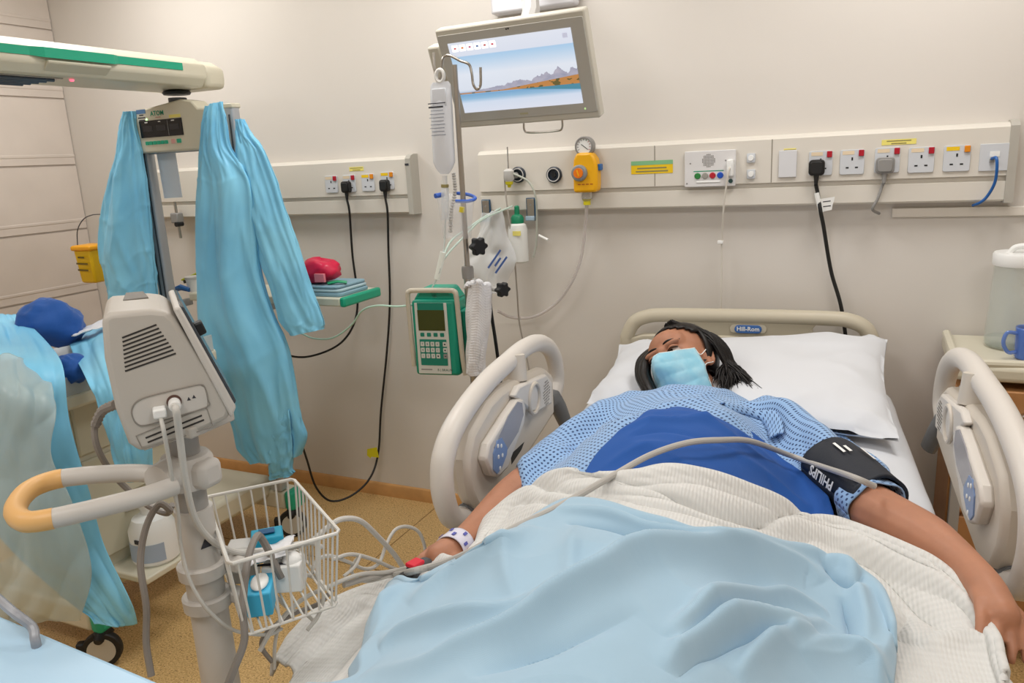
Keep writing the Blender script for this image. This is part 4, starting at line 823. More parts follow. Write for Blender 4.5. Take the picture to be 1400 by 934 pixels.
MB().tube([at(722, -40, y=-.3), at(735, -60, y=-.06)], .03, 10).build('arm_link', M_ltgrey, tv)
wp0 = at(675, 22, y=-.03); wp1 = at(790, 22, y=-.03)
MB().box(((wp0[0] + wp1[0]) / 2, -.03, wp0[2] + .3), (wp1[0] - wp0[0], .055, .6)).build('wall_plate', mat('plate_white', '#e7e7ec', .4), tv, bevel=.01)
MB().box(bkx + TN * .02, (.12, .05, .12)).build('mount', M_ltgrey, tv, bevel=.008)
# ================================================================== drip stand with bag and pump
PY = -.70; p0 = at(640, 380, y=PY); PXX = float(p0[0]); ZT = float(at(628, 88, y=PY)[2])
iv = thing('drip_stand', (PXX, PY, 0), 'steel drip stand with twin hooks and black clamp knobs beside the bed', 'drip stand')
MB().cyl((PXX, PY, 1.17), (PXX, PY, ZT), .0085, n=12).build('upper_pole', M_steel, iv)
MB().cyl((PXX, PY, .1), (PXX, PY, 1.22), .0145, n=14).build('lower_pole', M_steel, iv)
MB().lathe([(0, 0), (.019, 0), (.02, .03), (.018, .04), (0, .04)], 16, Matrix.Translation((PXX, PY, 1.205))).build('collar', M_grey, iv)
Z_ = lambda px, py, d=0: at(px, py, y=PY + d)
hk = crv([Z_(593, 72, .02), Z_(594, 95, .01), Z_(598, 108), Z_(603, 105), Z_(604, 88), Z_(607, 78), Z_(615, 76), Z_(629, 83), Z_(641, 88), Z_(645, 100), Z_(647, 115), Z_(652, 122), Z_(657, 116), Z_(657, 92)], 6)
MB().tube(hk, .0042, 8).build('hook_bar', M_steel, iv)
for k in range(5):
    a = math.radians(20 + 72 * k); l = MB().tube([(PXX, PY, .12), (PXX + .14 * math.cos(a), PY + .14 * math.sin(a), .1), (PXX + .24 * math.cos(a), PY + .24 * math.sin(a), .075)], [.016, .013, .011], 8).build('base_leg', M_steel, iv)
    MB().lathe([(0, -.01), (.026, -.01), (.027, 0), (.026, .01), (0, .01)], 16, Matrix.Translation((PXX + .24 * math.cos(a), PY + .24 * math.sin(a), .027)) @ Matrix.Rotation(math.pi / 2, 4, 'X')).build('caster', M_blk2, iv)
def knob(px, py, d, r, name, par):
    c = at(px, py, y=d); Mk = frame(c, (0, .6, 0), (0, 0, 1)) if False else Matrix.Translation(Vector(c)) @ Matrix.Rotation(math.radians(60), 4, 'Z') @ Matrix.Rotation(math.pi / 2, 4, 'X')
    poly = [(r * (1 + .16 * math.cos(6 * t)) * math.cos(t), r * (1 + .16 * math.cos(6 * t)) * math.sin(t)) for t in np.linspace(0, 2 * math.pi, 48, endpoint=False)]
    return MB().prism(poly, -.012, .012, Mk).build(name, M_black, par, bevel=.004)
k1 = knob(654, 337, PY - .02, .027, 'clamp_knob', iv)
MB().cyl(at(646, 337, y=PY), at(652, 337, y=PY - .015), .010, n=10).build('knob_stem', M_black, k1)
# saline bag
def bag_outline(s): return np.interp(s, [0, .03, .12, .5, .72, .86, .94, 1], [.028, .036, .038, .038, .039, .040, .030, .014])
b0 = at(602, 112, y=PY - .004); b1 = at(608, 238, y=PY - .004); bl = b1 - b0
bag = thing('saline_bag', tuple(b1), 'clear saline bag with printed label hanging from the drip stand hook', 'saline bag')
rows = []
for s in np.linspace(0, 1, 30):
    w = bag_outline(s); d = .004 + .018 * math.sin(math.pi * min(1, s * .95)) * (1 if s > .1 else .4); c = b0 + bl * s
    rows.append([c + np.array([w * math.cos(a), d * math.sin(a), 0]) for a in np.linspace(0, 2 * math.pi, 33)])
M_sal = mat('bag_clear', '#f2f5fa', .15, trans=.2, ior=1.2, alpha=.9)
MB().grid(np.array(rows)).build('pouch', M_sal, bag, ang=180)
pl = b0 + bl * .17; MB().box(tuple(pl + np.array([0, -.012, .0])), (.05, .004, .055)).build('fluid_window', mat('bag_white', '#f0f3f8', .3, alpha=.7), bag, bevel=.002)
tp = MB(); tp.tube([b0 + np.array([.014 * math.cos(a), 0, .018 + .018 * math.sin(a)]) for a in np.linspace(0, 2 * math.pi, 18, endpoint=False)], .006, 8, closed=True); tp.build('hanger_tab', M_white, bag)
Ml = frame(b0 + bl * .42 + np.array([-.002, -.024, 0]), (1, 0, 0), -bl)
Ml = frame(b0 + bl * .43 + np.array([-.002, -.0235, 0]), (1, 0, 0), (0, 0, 1))
for k in range(9): MB().box((-.004 + (.003 if k % 3 else 0), .045 - .0105 * k, 0), (.052 - (.008 if k % 3 == 1 else 0), .0022 if k else .005, .0005), Ml).build('label_line', M_ink if k == 0 else mat('label_grey', '#9aa0ac', .6), bag, smooth=False)
text('lettering', '####################', .006, Ml @ Matrix.Translation((0, .056, 0)), M_ink, bag)
# drip chamber and line
dc = thing('drip_line', tuple(at(608, 262, y=PY)), 'clear drip chamber and infusion line below the saline bag', 'drip line')
c0 = at(608, 240, y=PY); c1 = at(609, 300, y=PY); MB().cyl(c0, c0 + (c1 - c0) * .25, .008, n=12).build('spike', M_white, dc)
MB().tube([c0 + (c1 - c0) * .25, c0 + (c1 - c0) * .3, c1], [.008, .0125, .0125], 14).build('chamber', mat('chamber_clear', '#eef2f4', .1, alpha=.5), dc)
MB().cyl(c0 + (c1 - c0) * .2, c0 + (c1 - c0) * .27, .0125, n=12).build('chamber_cap', mat('cap_olive', '#9a8f5c', .4), dc)
MB().tube(crv([at(609, 300, y=PY), at(607, 340, y=PY - .01), at(601, 372, y=PY - .03), at(590, 395, y=PY - .02)], 6), .0025, 6).build('line', mat('line_clear', '#e3ece8', .2, alpha=.7), dc)
MB().tube([at(606, 345, y=PY - .02), at(597, 382, y=PY - .03)], [.012, .010], 8, flat=.5).build('roller_clamp', mat('clamp_white', '#e9efe8', .3), dc)
MB().tube(crv([at(620, 236, y=PY + .03), at(622, 262, y=PY + .03), at(617, 290, y=PY + .02), at(616, 318, y=PY + .02)], 24), [.006 + .002 * math.sin(k * 1.9) for k in range(73)], 8).build('coiled_lead', mat('coil_grey', '#c9c6c0', .4), dc)
MB().tube(crv([at(700, 282, y=-.15), at(660, 300, y=-.35), at(640, 318, y=-.5), at(610, 350, y=PY + .03), at(598, 375, y=PY + .02)], 8), .0035, 8).build('green_line', mat('tube_green', '#cfe3d8', .25, alpha=.75), dc)
# blue edged holder tray on the pole
hd = thing('pole_basket', tuple(at(622, 275, y=PY + .02)), 'clear pocket with a blue rim clamped on the drip stand', 'holder')
rim = [at(597, 269, y=PY), at(612, 264, y=PY + .06), at(645, 268, y=PY + .06), at(645, 274, y=PY - .01), at(620, 275, y=PY - .03)]
MB().tube([at(595, 268, y=PY - .02), at(606, 266, y=PY + .01)], .008, 8).build('rim_end', mat('rim_blue', '#3a66c4', .35), hd); MB().tube(crv([at(622, 264, y=PY + .05), at(640, 266, y=PY + .05), at(650, 271, y=PY + .02), at(640, 275, y=PY - .01), at(623, 275, y=PY - .02)], 5), .0055, 8).build('rim', mat('rim_blue', '#3a66c4', .35), hd)
M_clr = mat('pocket_clear', '#e8e9ec', .15, alpha=.14); bt = at(622, 326, y=PY)
rws = [[p * (1 - f) + np.array([bt[0], bt[1], bt[2]]) * f * 1.0 + (np.array([p[0], p[1], bt[2]]) - np.array([bt[0], bt[1], bt[2]])) * f * .75 for p in crv(rim, 6, True)] for f in (0, .5, 1)]
G = np.array(rws); G = np.concatenate([G, G[:, :1]], 1); MB().grid(G).build('pocket', M_clr, hd, ang=180, solid=.0015)
MB().cyl(at(631, 290, y=PY - .02), at(632, 283, y=PY - .02), .009, n=10).build('yellow_cap', mat('cap_yellow', '#dccb3a', .4), hd)
MB().cyl(at(632, 322, y=PY - .02), at(631, 290, y=PY - .02), .006, n=8).build('syringe', M_clr, hd)
# ================================================================== infusion pump
PC = np.array([-1.297, -.741, 1.006]); py_ = .15; QX = np.array([math.cos(py_), math.sin(py_), 0]); QN = np.array([math.sin(py_), -math.cos(py_), 0]); PM = frame(PC, QX, (0, 0, 1))
pump = thing('infusion_pump', tuple(PC - np.array([0, 0, .13])), 'green infusion pump with keypad and carry handle clamped on the drip stand', 'infusion pump')
M_teal = mat('pump_green', '#12967c', .38); M_tealdk = mat('pump_dark_green', '#0d7d69', .4); M_pf = mat('pump_face', '#cfd2cb', .4); M_ph = mat('pump_handle', '#c6bfae', .42)
hp = [(-.08, -.13), (.08, -.13), (.078, .13), (-.078, .13)]
MB().prism(hp, -.13, 0, PM).build('case', M_teal, pump, bevel=.012)
MB().prism([(-.078, .125), (.078, .125), (.05, .165), (-.05, .165)], -.12, -.02, PM).build('case_top', M_teal, pump, bevel=.008)
fp = MB().prism([(-.066, -.122), (.052, -.122), (.050, .122), (-.064, .122)], 0, .004, PM).build('face', M_pf, pump, bevel=.0015)
MB().prism([(-.053, .098), (.04, .098), (.040, .122), (-.053, .122)], .004, .005, PM).build('top_band', M_tealdk, fp, smooth=False)
MB().prism([(-.054, .028), (.041, .028), (.041, .098), (-.054, .098)], .004, .0052, PM).build('lcd', mat('lcd_olive', '#3c4416', .25), fp, smooth=False)
for k in range(4): plate(MB(), PM, .014, .013, .0016, .002, -.042 + .0235 * k, .014, .004).build('soft_key', M_tealdk, fp)
kp = plate(MB(), PM, .096, .090, .0012, .002, -.006, -.047, .004).build('keypad', M_tealdk, fp, smooth=False)
lab = [['7', '8', '9', '0', '#'], ['4', '5', '6', 'C', '#'], ['1', '2', '3', '#', '##']]
for r in range(3):
    for c in range(5):
        kx = -.044 + .018 * c + (.008 if c == 4 else 0); ky = -.018 - .0205 * r
        kk = plate(MB(), PM, .0135, .0155, .0018, .002, kx, ky, .005).build('key', M_pf if (r, c) != (2, 4) else M_grey, kp); text('legend', lab[r][c], .010 if len(lab[r][c]) < 2 else .006, PM @ Matrix.Translation((kx, ky, .0071)), M_ink, kk, depth=.0001)
text('lettering', 'B | BRAUN', .0115, PM @ Matrix.Translation((.030, -.108, .0042)), mat('ink_green', '#1f5a4c', .6), fp, depth=.0002); text('lettering', '#########', .0085, PM @ Matrix.Translation((-.036, -.107, .0042)), M_grey, fp, depth=.0002)
hdl = crv([(-.088, -.10, -.01), (-.088, .05, -.005), (-.086, .145, .0), (-.078, .16, .0), (-.06, .163, .0), (.06, .163, .0), (.078, .16, .0), (.086, .145, .0), (.088, .05, -.005), (.09, -.06, -.01), (.094, -.128, -.015)], 5)
MB().tube([PM @ Vector(p) for p in hdl], .0085, 10, flat=.9).build('handle', M_ph, pump)
MB().box((.0, .148, -.03), (.024, .03, .02), PM).build('handle_lug', M_ph, pump, bevel=.003)
MB().box((.09, -.02, -.07), (.02, .22, .08), PM).build('side_door', M_teal, pump, bevel=.006)
MB().box((.112, .0, -.135), (.05, .05, .05), PM).build('pole_clamp', M_grey, pump, bevel=.006)
rb = MB()
for k in range(14): rb.box((.101, -.10 + .0095 * k, -.1), (.004, .004, .03), PM)
q = rb.build('heat_ribs', M_tealdk, pump, smooth=False); q['kind'] = 'stuff'
k2 = knob(687, 396, PY - .02, .022, 'clamp_knob', pump); MB().cyl(at(668, 394, y=PY), at(681, 396, y=PY - .02), .008, n=10).build('clamp_screw', M_ltgrey, k2)
MB().tube(crv([at(668, 392, y=PY + .03), at(672, 430, y=PY + .05), at(678, 470, y=PY + .06), at(684, 520, y=PY + .08), at(690, 600, y=PY + .1)], 6), .006, 8).build('power_lead', M_black, pump)
MB().tube(crv([PM @ Vector((-.055, .11, -.05)), at(545, 419, y=-.75), at(515, 418, y=-.72), at(495, 425, y=-.68), at(480, 445, y=-.62), at(455, 462, y=-.56), at(430, 463, y=-.5), at(412, 456, y=-.46)], 8), .0035, 8).build('infusion_line', mat('line_green', '#bfe3d2', .25, alpha=.85), pump)
# towel draped over the pump side
G = loft([[at(*q, y=PY + d) for q, d in zip(r, (-.03, -.07, -.03))] for r in ([(632, 392), (648, 390), (664, 392)], [(640, 388), (654, 386), (668, 392)], [(640, 410), (654, 410), (669, 412)], [(639, 450), (652, 452), (668, 450)], [(638, 490), (650, 492), (664, 488)], [(639, 511), (650, 514), (662, 510)])], 60, 30)
i_, j_ = np.meshgrid(np.linspace(0, 1, 60), np.linspace(0, 1, 30), indexing='ij'); G = G + gnormals(G) * (.006 * ridged(i_ * 2.5, j_ * 3.5 + i_ * 1.5) + .002 * vnoise(i_ * 12, j_ * 9))[..., None]
o = MB().grid(G, guv(G)).build('hand_towel', fabric('towel_white', '#e3e3e6', .9, waffle=500, wb=.3), None, ang=180, solid=.008); tag(o, 'white paper towel draped over the side of the infusion pump', 'towel')
# ================================================================== infant warmer with gowns hung on it
WY = -.5
M_ww = mat('warmer_cream', '#d8d2bd', .42); M_wg = mat('warmer_green', '#20a884', .4); M_alu = mat('aluminium', '#b4b7bb', .38, metal=.35); M_wdk = mat('warmer_slot', '#4c4f54', .5)
wr = thing('infant_warmer', (-2.5, -.95, 0), 'cream and green infant warmer with overhead heater arm on twin posts', 'infant warmer')
pLx, pRx = float(at(207, 260, y=WY)[0]), float(at(317, 170, y=WY)[0])
for x, zt in ((pLx, 1.80), (pRx, float(at(314, 148, y=WY)[2]))):
    p = MB().prism(rrect(.062, .045, .01, 3, x, WY), .22, zt, None).build('post', M_alu, wr)
    for dx in (-.012, .014): MB().box((x + dx, WY - .0225, (zt + .25) / 2), (.008, .003, zt - .3)).build('post_slot', M_wdk, p, smooth=False)
    MB().box((x, WY, zt + .008), (.068, .05, .018)).build('post_cap', M_ww, p, bevel=.004)
# control unit between the posts
cx0, cx1 = float(at(182, 180, y=WY - .06)[0]), float(at(300, 170, y=WY - .06)[0]); zb = float(at(230, 207, y=WY - .06)[2]); zt = zb + .175
Mc = frame((cx0, WY - .06, zb), (1, 0, 0), (0, 0, 1)); cw = cx1 - cx0
cu = MB().prism([(0, 0), (cw, 0), (cw, .15), (cw * .78, .155), (cw * .72, .185), (cw * .60, .195), (.03, .165), (.028, .145), (0, .14)], -.08, 0, Mc).build('control_unit', M_ww, wr, bevel=.006)
dw = .235; d0 = .045
db = MB().box((d0 + dw / 2, .092, .0015), (dw, .066, .003), Mc).build('display_bezel', mat('display_black', '#141416', .2), cu, smooth=False)
for k in range(3): MB().box((d0 + .045 + .074 * k, .094, .0035), (.05, .022, .001), Mc).build('readout', mat('readout_grey', '#2c2c30', .3), db, smooth=False)
MB().box((d0 + .158, .092, .0034), (.001, .06, .001), Mc).build('divider', M_grey, db, smooth=False)
for k, tx in enumerate(('####', '###', '####')): text('legend', tx, .008, Mc @ Matrix.Translation((d0 + .04 + .074 * k, .118, .0034)), M_white, db, depth=.0001)
for k in range(6): plate(MB(), Mc, .018, .014, .0025, .002, d0 + .027 + .0215 * k, .037, 0).build('key', M_wg, cu)
plate(MB(), Mc, .022, .016, .0025, .002, d0 + .205, .038, 0).build('key', M_wg, cu)
plate(MB(), Mc, .022, .018, .0006, .002, d0 + .172, .038, 0).build('alarm_mark', mat('alarm_pink', '#e0a8a0', .6), cu, smooth=False)
MB().box((.028, .034, .004), (.009, .018, .008), Mc).build('toggle_switch', M_black, cu, bevel=.002)
text('lettering', 'ATOM', .026, Mc @ Matrix.Translation((d0 + .105, .150, .0004)), mat('ink_teal', '#1e9474', .5), cu, bold=True); plate(MB(), Mc, .03, .004, .0004, .001, d0 + .108, .135, 0).build('print_line', mat('print_pale', '#c99a8a', .6), cu, smooth=False)
s_ = plate(MB(), Mc, .052, .052, .0006, .001, .062, .146, 0).build('service_sticker', mat('sticker_cream', '#dcd8ca', .6), cu, smooth=False)
plate(MB(), Mc, .052, .016, .0006, .001, .062, .162, .0006).build('sticker_head', mat('sticker_blue', '#5f86b4', .5), s_, smooth=False)
for k, tx in enumerate(('#####', '#########', '#######')): text('print', tx, .009, Mc @ Matrix.Translation((.062, .148 - .010 * k, .0008)), M_ink, s_, depth=.0001)
plate(MB(), Mc, .062, .012, .0006, .001, d0 + .2, .134, 0).build('yellow_sticker', M_yel, cu, smooth=False)
MB().lathe([(0, 0), (.004, 0), (.003, .003), (0, .003)], 12, Mc @ Matrix.Translation((.088, .130, 0))).build('status_light', mat('led_bright_green', '#d8ffd0', .3, emis='#b0ff9a', estr=2.5), cu)
# heater arm: long hood running out over the cot
ax0, ax1 = -2.69, -2.385; AZ0, AZ1 = 1.91, 2.02
pf = [(ax0 + .03, AZ0), (ax1 - .03, AZ0), (ax1, AZ0 + .035), (ax1, AZ1 - .03), (ax1 - .05, AZ1), (ax0 + .05, AZ1), (ax0, AZ1 - .03), (ax0, AZ0 + .035)]
MY = Matrix(((1, 0, 0, 0), (0, 0, 1, 0), (0, 1, 0, 0), (0, 0, 0, 1)))
arm = MB().prism(pf, -1.75, -.50, MY).build('heater_hood', M_ww, wr, bevel=.008)
MB().prism([(ax0 + .01, AZ0 - .002), (ax1 - .01, AZ0 - .002), (ax1 - .004, AZ0 + .04), (ax1 - .004, AZ1 - .035), (ax1 - .06, AZ1 - .006), (ax0 + .06, AZ1 - .006), (ax0 + .004, AZ1 - .035)], -.50, -.395, MY).build('hood_tail', M_ww, arm, bevel=.02, seg=3)
st = MB(); ys = [-1.75, -1.22, -1.18, -.93, -.90, -.62]; off = [0, 0, .016, .016, 0, 0]
for k in range(len(ys) - 1):
    a, b_ = off[k], off[k + 1]; z0_, z1_ = AZ0 + .054, AZ0 + .080
    st.add([(ax1 + .003 + a, ys[k], z0_ - a * .3), (ax1 + .003 + b_, ys[k + 1], z0_ - b_ * .3), (ax1 + .003 + b_, ys[k + 1], z1_), (ax1 + .003 + a, ys[k], z1_), (ax1 - .02, ys[k], z0_), (ax1 - .02, ys[k + 1], z0_), (ax1 - .02, ys[k + 1], z1_), (ax1 - .02, ys[k], z1_)], [(0, 1, 2, 3), (0, 4, 5, 1), (3, 2, 6, 7)])
st.build('green_stripe', M_wg, arm, smooth=False)
MB().prism([(ax1 - .02, AZ0 + .012), (ax1 + .014, AZ0 + .036), (ax1 + .014, AZ0 + .044), (ax1 - .02, AZ0 + .044)], -1.17, -.94, MY).build('lamp_pod', M_ww, arm, bevel=.008)
MB().box(((ax0 + ax1) / 2, -1.33, AZ0 - .001), (.2, .5, .006)).build('heater_grille', mat('grille_metal', '#8d8c86', .25, metal=.9), arm, smooth=False)
for k in range(5): MB().cyl(((ax0 + ax1) / 2 - .08 + .04 * k, -1.56, AZ0 - .006), ((ax0 + ax1) / 2 - .08 + .04 * k, -1.1, AZ0 - .006), .006, n=8).build('heater_bar', mat('heater_dark', '#5b6470', .3, metal=.6), arm)
MB().lathe([(0, 0), (.008, 0), (.006, -.006), (0, -.006)], 12, Matrix.Translation(((ax0 + ax1) / 2 + .1, -1.05, AZ0 - .003))).build('indicator', mat('led_pink', '#ff9ab0', .4, emis='#ff6080', estr=1.2), arm)
px_ = (pLx + pRx) / 2
MB().lathe([(0, 0), (.05, 0), (.055, .008), (.05, .014), (.03, .018), (0, .018)], 24, Matrix.Translation((px_, WY - .02, AZ0 - .018))).build('swivel_ring', M_black, wr)
MB().cyl((px_, WY - .02, AZ0 - .03), (px_, WY - .02, zt - .02), .035, n=16).build('swivel_neck', M_wdk, wr)
MB().box((px_, WY, 1.7), (pRx - pLx, .03, .06)).build('cross_bar', M_alu, wr, bevel=.004)
# cot deck, pedestal, base bars and castors
DX0, DX1 = -2.82, -2.17
MB().box(((DX0 + DX1) / 2, -1.235, .925), (DX1 - DX0, .77, .05)).build('cot_deck', M_ww, wr, bevel=.012)
MB().box(((DX0 + DX1) / 2, -1.235, .955), (DX1 - DX0 - .06, .71, .02)).build('cot_mattress', mat('cot_pad', '#c3c8cc', .6), wr, bevel=.008)
MB().box((DX1 - .004, -1.235, .975), (.008, .74, .06)).build('cot_side_panel', mat('panel_clear', '#cfd4d2', .15, alpha=.5), wr, bevel=.002)
MB().box((-2.55, -1.13, .58), (.45, .48, .64)).build('drawer_cabinet', M_ww, wr, bevel=.015)
for k in range(3): 
    d = MB().box((-2.32, -1.13, .40 + .19 * k), (.014, .44, .17)).build('drawer', mat('drawer_cream', '#d2ccb6', .42), wr, bevel=.006)
    MB().box((-2.31, -1.13, .45 + .19 * k), (.012, .2, .016)).build('drawer_pull', M_ltgrey, d, bevel=.004)
MB().box((-2.55, -.96, .225), (.42, .95, .1)).build('base_spine', M_ww, wr, bevel=.02)
for yb in (-1.42, -.47):
    bar = MB().box((-2.54, yb, .17), (.56, .09, .085)).build('base_bar', M_ww, wr, bevel=.012)
    MB().box((-2.237, yb, .17), (.05, .094, .09)).build('end_cap', M_wg, bar, bevel=.018, seg=3)
    for xx in (-2.24, -2.80):
        yc = yb - .03; Mw = Matrix.Translation((xx, yc, .0625)) @ Matrix.Rotation(math.radians(35), 4, 'Z') @ Matrix.Rotation(math.pi / 2, 4, 'X')
        w_ = MB().lathe([(.045, -.014), (.060, -.014), (.0625, -.008), (.0625, .008), (.060, .014), (.045, .014), (.045, -.014)], 32, Mw, caps=False).build('caster_tyre', M_blk2, wr)
        MB().lathe([(0, -.016), (.045, -.015), (.046, 0), (.045, .015), (0, .016)], 28, Mw).build('caster_hub', mat('hub_grey', '#c4bfb2', .4), w_)
        MB().tube([(xx, yb, .128), (xx, yc, .108), (xx + .01, yc - .02, .10)], [.028, .026, .012], 12).build('caster_fork', M_black, w_)
        MB().box((-.062, .01, 0), (.028, .05, .03), Mw).build('brake_pedal', M_black, w_, bevel=.006)
# instrument shelf behind the posts
SY = -.40; SZ = float(at(470, 408, y=SY)[2]) - .012; sx1 = float(at(470, 408, y=SY)[0]); sx0 = -2.74
sh = MB().box(((sx0 + sx1) / 2, SY + .1, SZ), (sx1 - sx0, .26, .035)).build('instrument_shelf', mat('shelf_cream', '#dcd9c6', .42), wr, bevel=.006)
MB().box((sx1 + .012, SY + .1, SZ), (.026, .262, .04)).build('shelf_end', M_wg, wr, bevel=.008)
for xx in (pLx, pRx): MB().box((xx, SY - .05, SZ - .03), (.03, .14, .03)).build('shelf_bracket', M_alu, wr, bevel=.004)
ZS = SZ + .0175
# things on the shelf
def onshelf(px, dy=0.0): return float(at(px, 400, y=SY + dy)[0])
M_lin2 = mat('pad_blue_grey', '#8fb2c2', .8)
x0 = onshelf(418); x1 = onshelf(468)
for k, (a, b_, h_) in enumerate(((x0 - .06, x1, .018), (x0 - .05, x1 - .006, .014), (x0 - .06, x1 - .012, .014))):
    z = ZS + sum((.018, .014, .014)[:k]); rws = rrect(b_ - a, .2, .02, 3, (a + b_) / 2, SY + .09); o = MB().prism(rws, z, z + h_ - .001).build('folded_pad', M_lin2 if k != 1 else mat('pad_pale', '#b9d3dc', .8), None, bevel=.005)
    tag(o, ('lowest of three folded blue pads on the warmer shelf', 'pale middle pad of the folded stack on the warmer shelf', 'topmost of three folded blue pads, under the pink pack')[k], 'pad')
zt2 = ZS + .046
rp_ = thing('pink_pack', ((x0 + x1) / 2 - .03, SY + .06, zt2), 'bright pink plastic wrapped pack on the folded blue pads', 'packet')
n = 24; vs = []; cxp = onshelf(437); 
for j in range(13):
    t = math.pi * j / 12
    for i in range(n):
        a = 2 * math.pi * i / n; r = 1 + .08 * math.sin(3 * a + 2 * t) + .05 * math.sin(7 * a + 5 * t) + .04 * math.sin(5 * a - 6 * t); ca, sa = math.cos(a), math.sin(a)
        vs.append((cxp - .025 + .085 * r * abs(math.sin(t)) ** .6 * math.copysign(abs(ca) ** .8, ca), SY + .06 + .06 * r * math.sin(t) ** .6 * math.copysign(abs(sa) ** .8, sa), zt2 + .052 - .05 * math.cos(t) * (1 - .15 * math.cos(a))))
MB().add(vs, [(j * n + i, j * n + (i + 1) % n, (j + 1) * n + (i + 1) % n, (j + 1) * n + i) for j in range(12) for i in range(n)]).build('wrap', mat('pack_pink', '#e0274f', .3, bump=.3, bscale=40), rp_, ang=180)
MB().box((cxp + .01, SY + .0, zt2 + .03), (.05, .012, .035)).build('label_patch', mat('label_pink', '#f08a98', .4), rp_, bevel=.002)
gb = thing('green_strip', (x1 - .03, SY + .05, zt2), 'small green plastic strip on the folded pads beside the pink pack', 'strip'); MB().tube([(x1 - .08, SY + .02, zt2 + .005), (x1 - .04, SY + .03, zt2 + .012), (x1 - .01, SY + .05, zt2 + .006)], .006, 8, flat=2).build('strip_body', mat('strip_green', '#27a872', .4), gb)
# clutter on the shelf left of the long gown
yb = thing('yellow_folder', (onshelf(255), SY + .12, ZS), 'lime yellow folder lying tilted on the warmer shelf behind the posts', 'folder')
a = onshelf(228); b_ = onshelf(276); Mf = frame((a, SY + .15, ZS + .035), (b_ - a, 0, .07), (0, 1, 0)); MB().box(((b_ - a) / 2, 0, .0), (b_ - a, .12, .008), Mf).build('cover', mat('folder_lime', '#c3c92a', .5), yb, bevel=.002); MB().box(((b_ - a) / 2, 0, -.012), (b_ - a - .01, .11, .014), Mf).build('pages', mat('folder_dark', '#3c3a30', .7), yb)
wb2 = thing('white_tub', (onshelf(262), SY + .03, ZS), 'small white tub on the warmer shelf beside the long gown', 'tub'); MB().lathe([(0, 0), (.035, 0), (.04, .05), (.042, .055), (0, .055)], 20, Matrix.Translation((onshelf(262), SY + .03, ZS))).build('tub_body', M_white, wb2); MB().lathe([(0, .055), (.043, .055), (.043, .066), (0, .066)], 20, Matrix.Translation((onshelf(262), SY + .03, ZS))).build('lid', M_ltgrey, wb2)
bc2 = thing('blue_clip', (onshelf(252), SY - .01, ZS), 'blue plastic clip on the warmer shelf in front of the white tub', 'clip'); MB().tube([(onshelf(244), SY - .01, ZS + .012), (onshelf(252), SY - .015, ZS + .022), (onshelf(262), SY - .01, ZS + .01)], [.012, .014, .01], 8).build('clip_body', M_blue, bc2)
# paper sheet hung on the post, and the rail clamp
pa = at(232, 236, y=WY + .02); o = MB().prism([(-.05, -.105), (.045, -.105), (.047, .11), (-.052, .11)], -.001, .001, frame((pa[0], WY + .02, pa[2]), (1, .1, .02), (0, 0, 1))).build('paper_sheet', mat('paper_blue_white', '#e6ebf2', .7), None); tag(o, 'pale paper sheet hanging below the control unit', 'paper')
rc = at(242, 298, y=-.09); t = thing('rail_clamp', tuple(rc), 'grey metal clamp hanging on the trunking rail between the gowns', 'clamp')
MB().box(tuple(rc), (.05, .04, .05)).build('clamp_block', M_grey, t, bevel=.006); MB().cyl((rc[0], rc[1], rc[2] + .08), (rc[0] + .005, rc[1], rc[2] - .1), .007, n=10).build('clamp_bar', M_steel, t); MB().cyl((rc[0] + .02, rc[1] - .03, rc[2] - .03), (rc[0] + .02, rc[1] + .01, rc[2] - .03), .012, n=10).build('clamp_screw', M_black, t)
# sharps bin on the tiled wall side
sb = at(127, 360, y=-.42); t = thing('sharps_bin', (sb[0], sb[1], sb[2] - .09), 'yellow sharps bin with a wire handle against the tiled wall', 'sharps bin')
MB().lathe([(0, 0), (.056, 0), (.062, .01), (.074, .16), (0, .16)], 4, Matrix.Translation((sb[0], sb[1], sb[2] - .09)) @ Matrix.Rotation(math.pi / 4 + .1, 4, 'Z')).build('bin_body', mat('sharps_yellow', '#e8bd14', .4), t, bevel=.01)
MB().lathe([(0, .155), (.083, .155), (.085, .17), (.078, .18), (0, .18)], 4, Matrix.Translation((sb[0], sb[1], sb[2] - .09)) @ Matrix.Rotation(math.pi / 4 + .1, 4, 'Z')).build('bin_lid', mat('sharps_lid', '#f0a818', .4), t, bevel=.006)
for k, tx in enumerate(('######', '###########', '##########')): text('lettering', tx, .016, frame((sb[0] + .0, sb[1] - .056, sb[2] + .035 - .03 * k), (1, -.1, 0), (0, 0, 1)), mat('ink_olive', '#6b5a12', .6), t)
MB().tube(crv([at(106, 336, y=-.42), at(106, 315, y=-.42), at(114, 300, y=-.42), at(126, 294, y=-.42), at(138, 293, y=-.44)], 6), .0025, 6).build('wire_handle', M_wdk, t); pass
MB().box((sb[0] + .01, sb[1] / 2 - .02, sb[2] - .02), (.05, -sb[1] - .05, .012)).build('wall_bracket', M_alu, t)
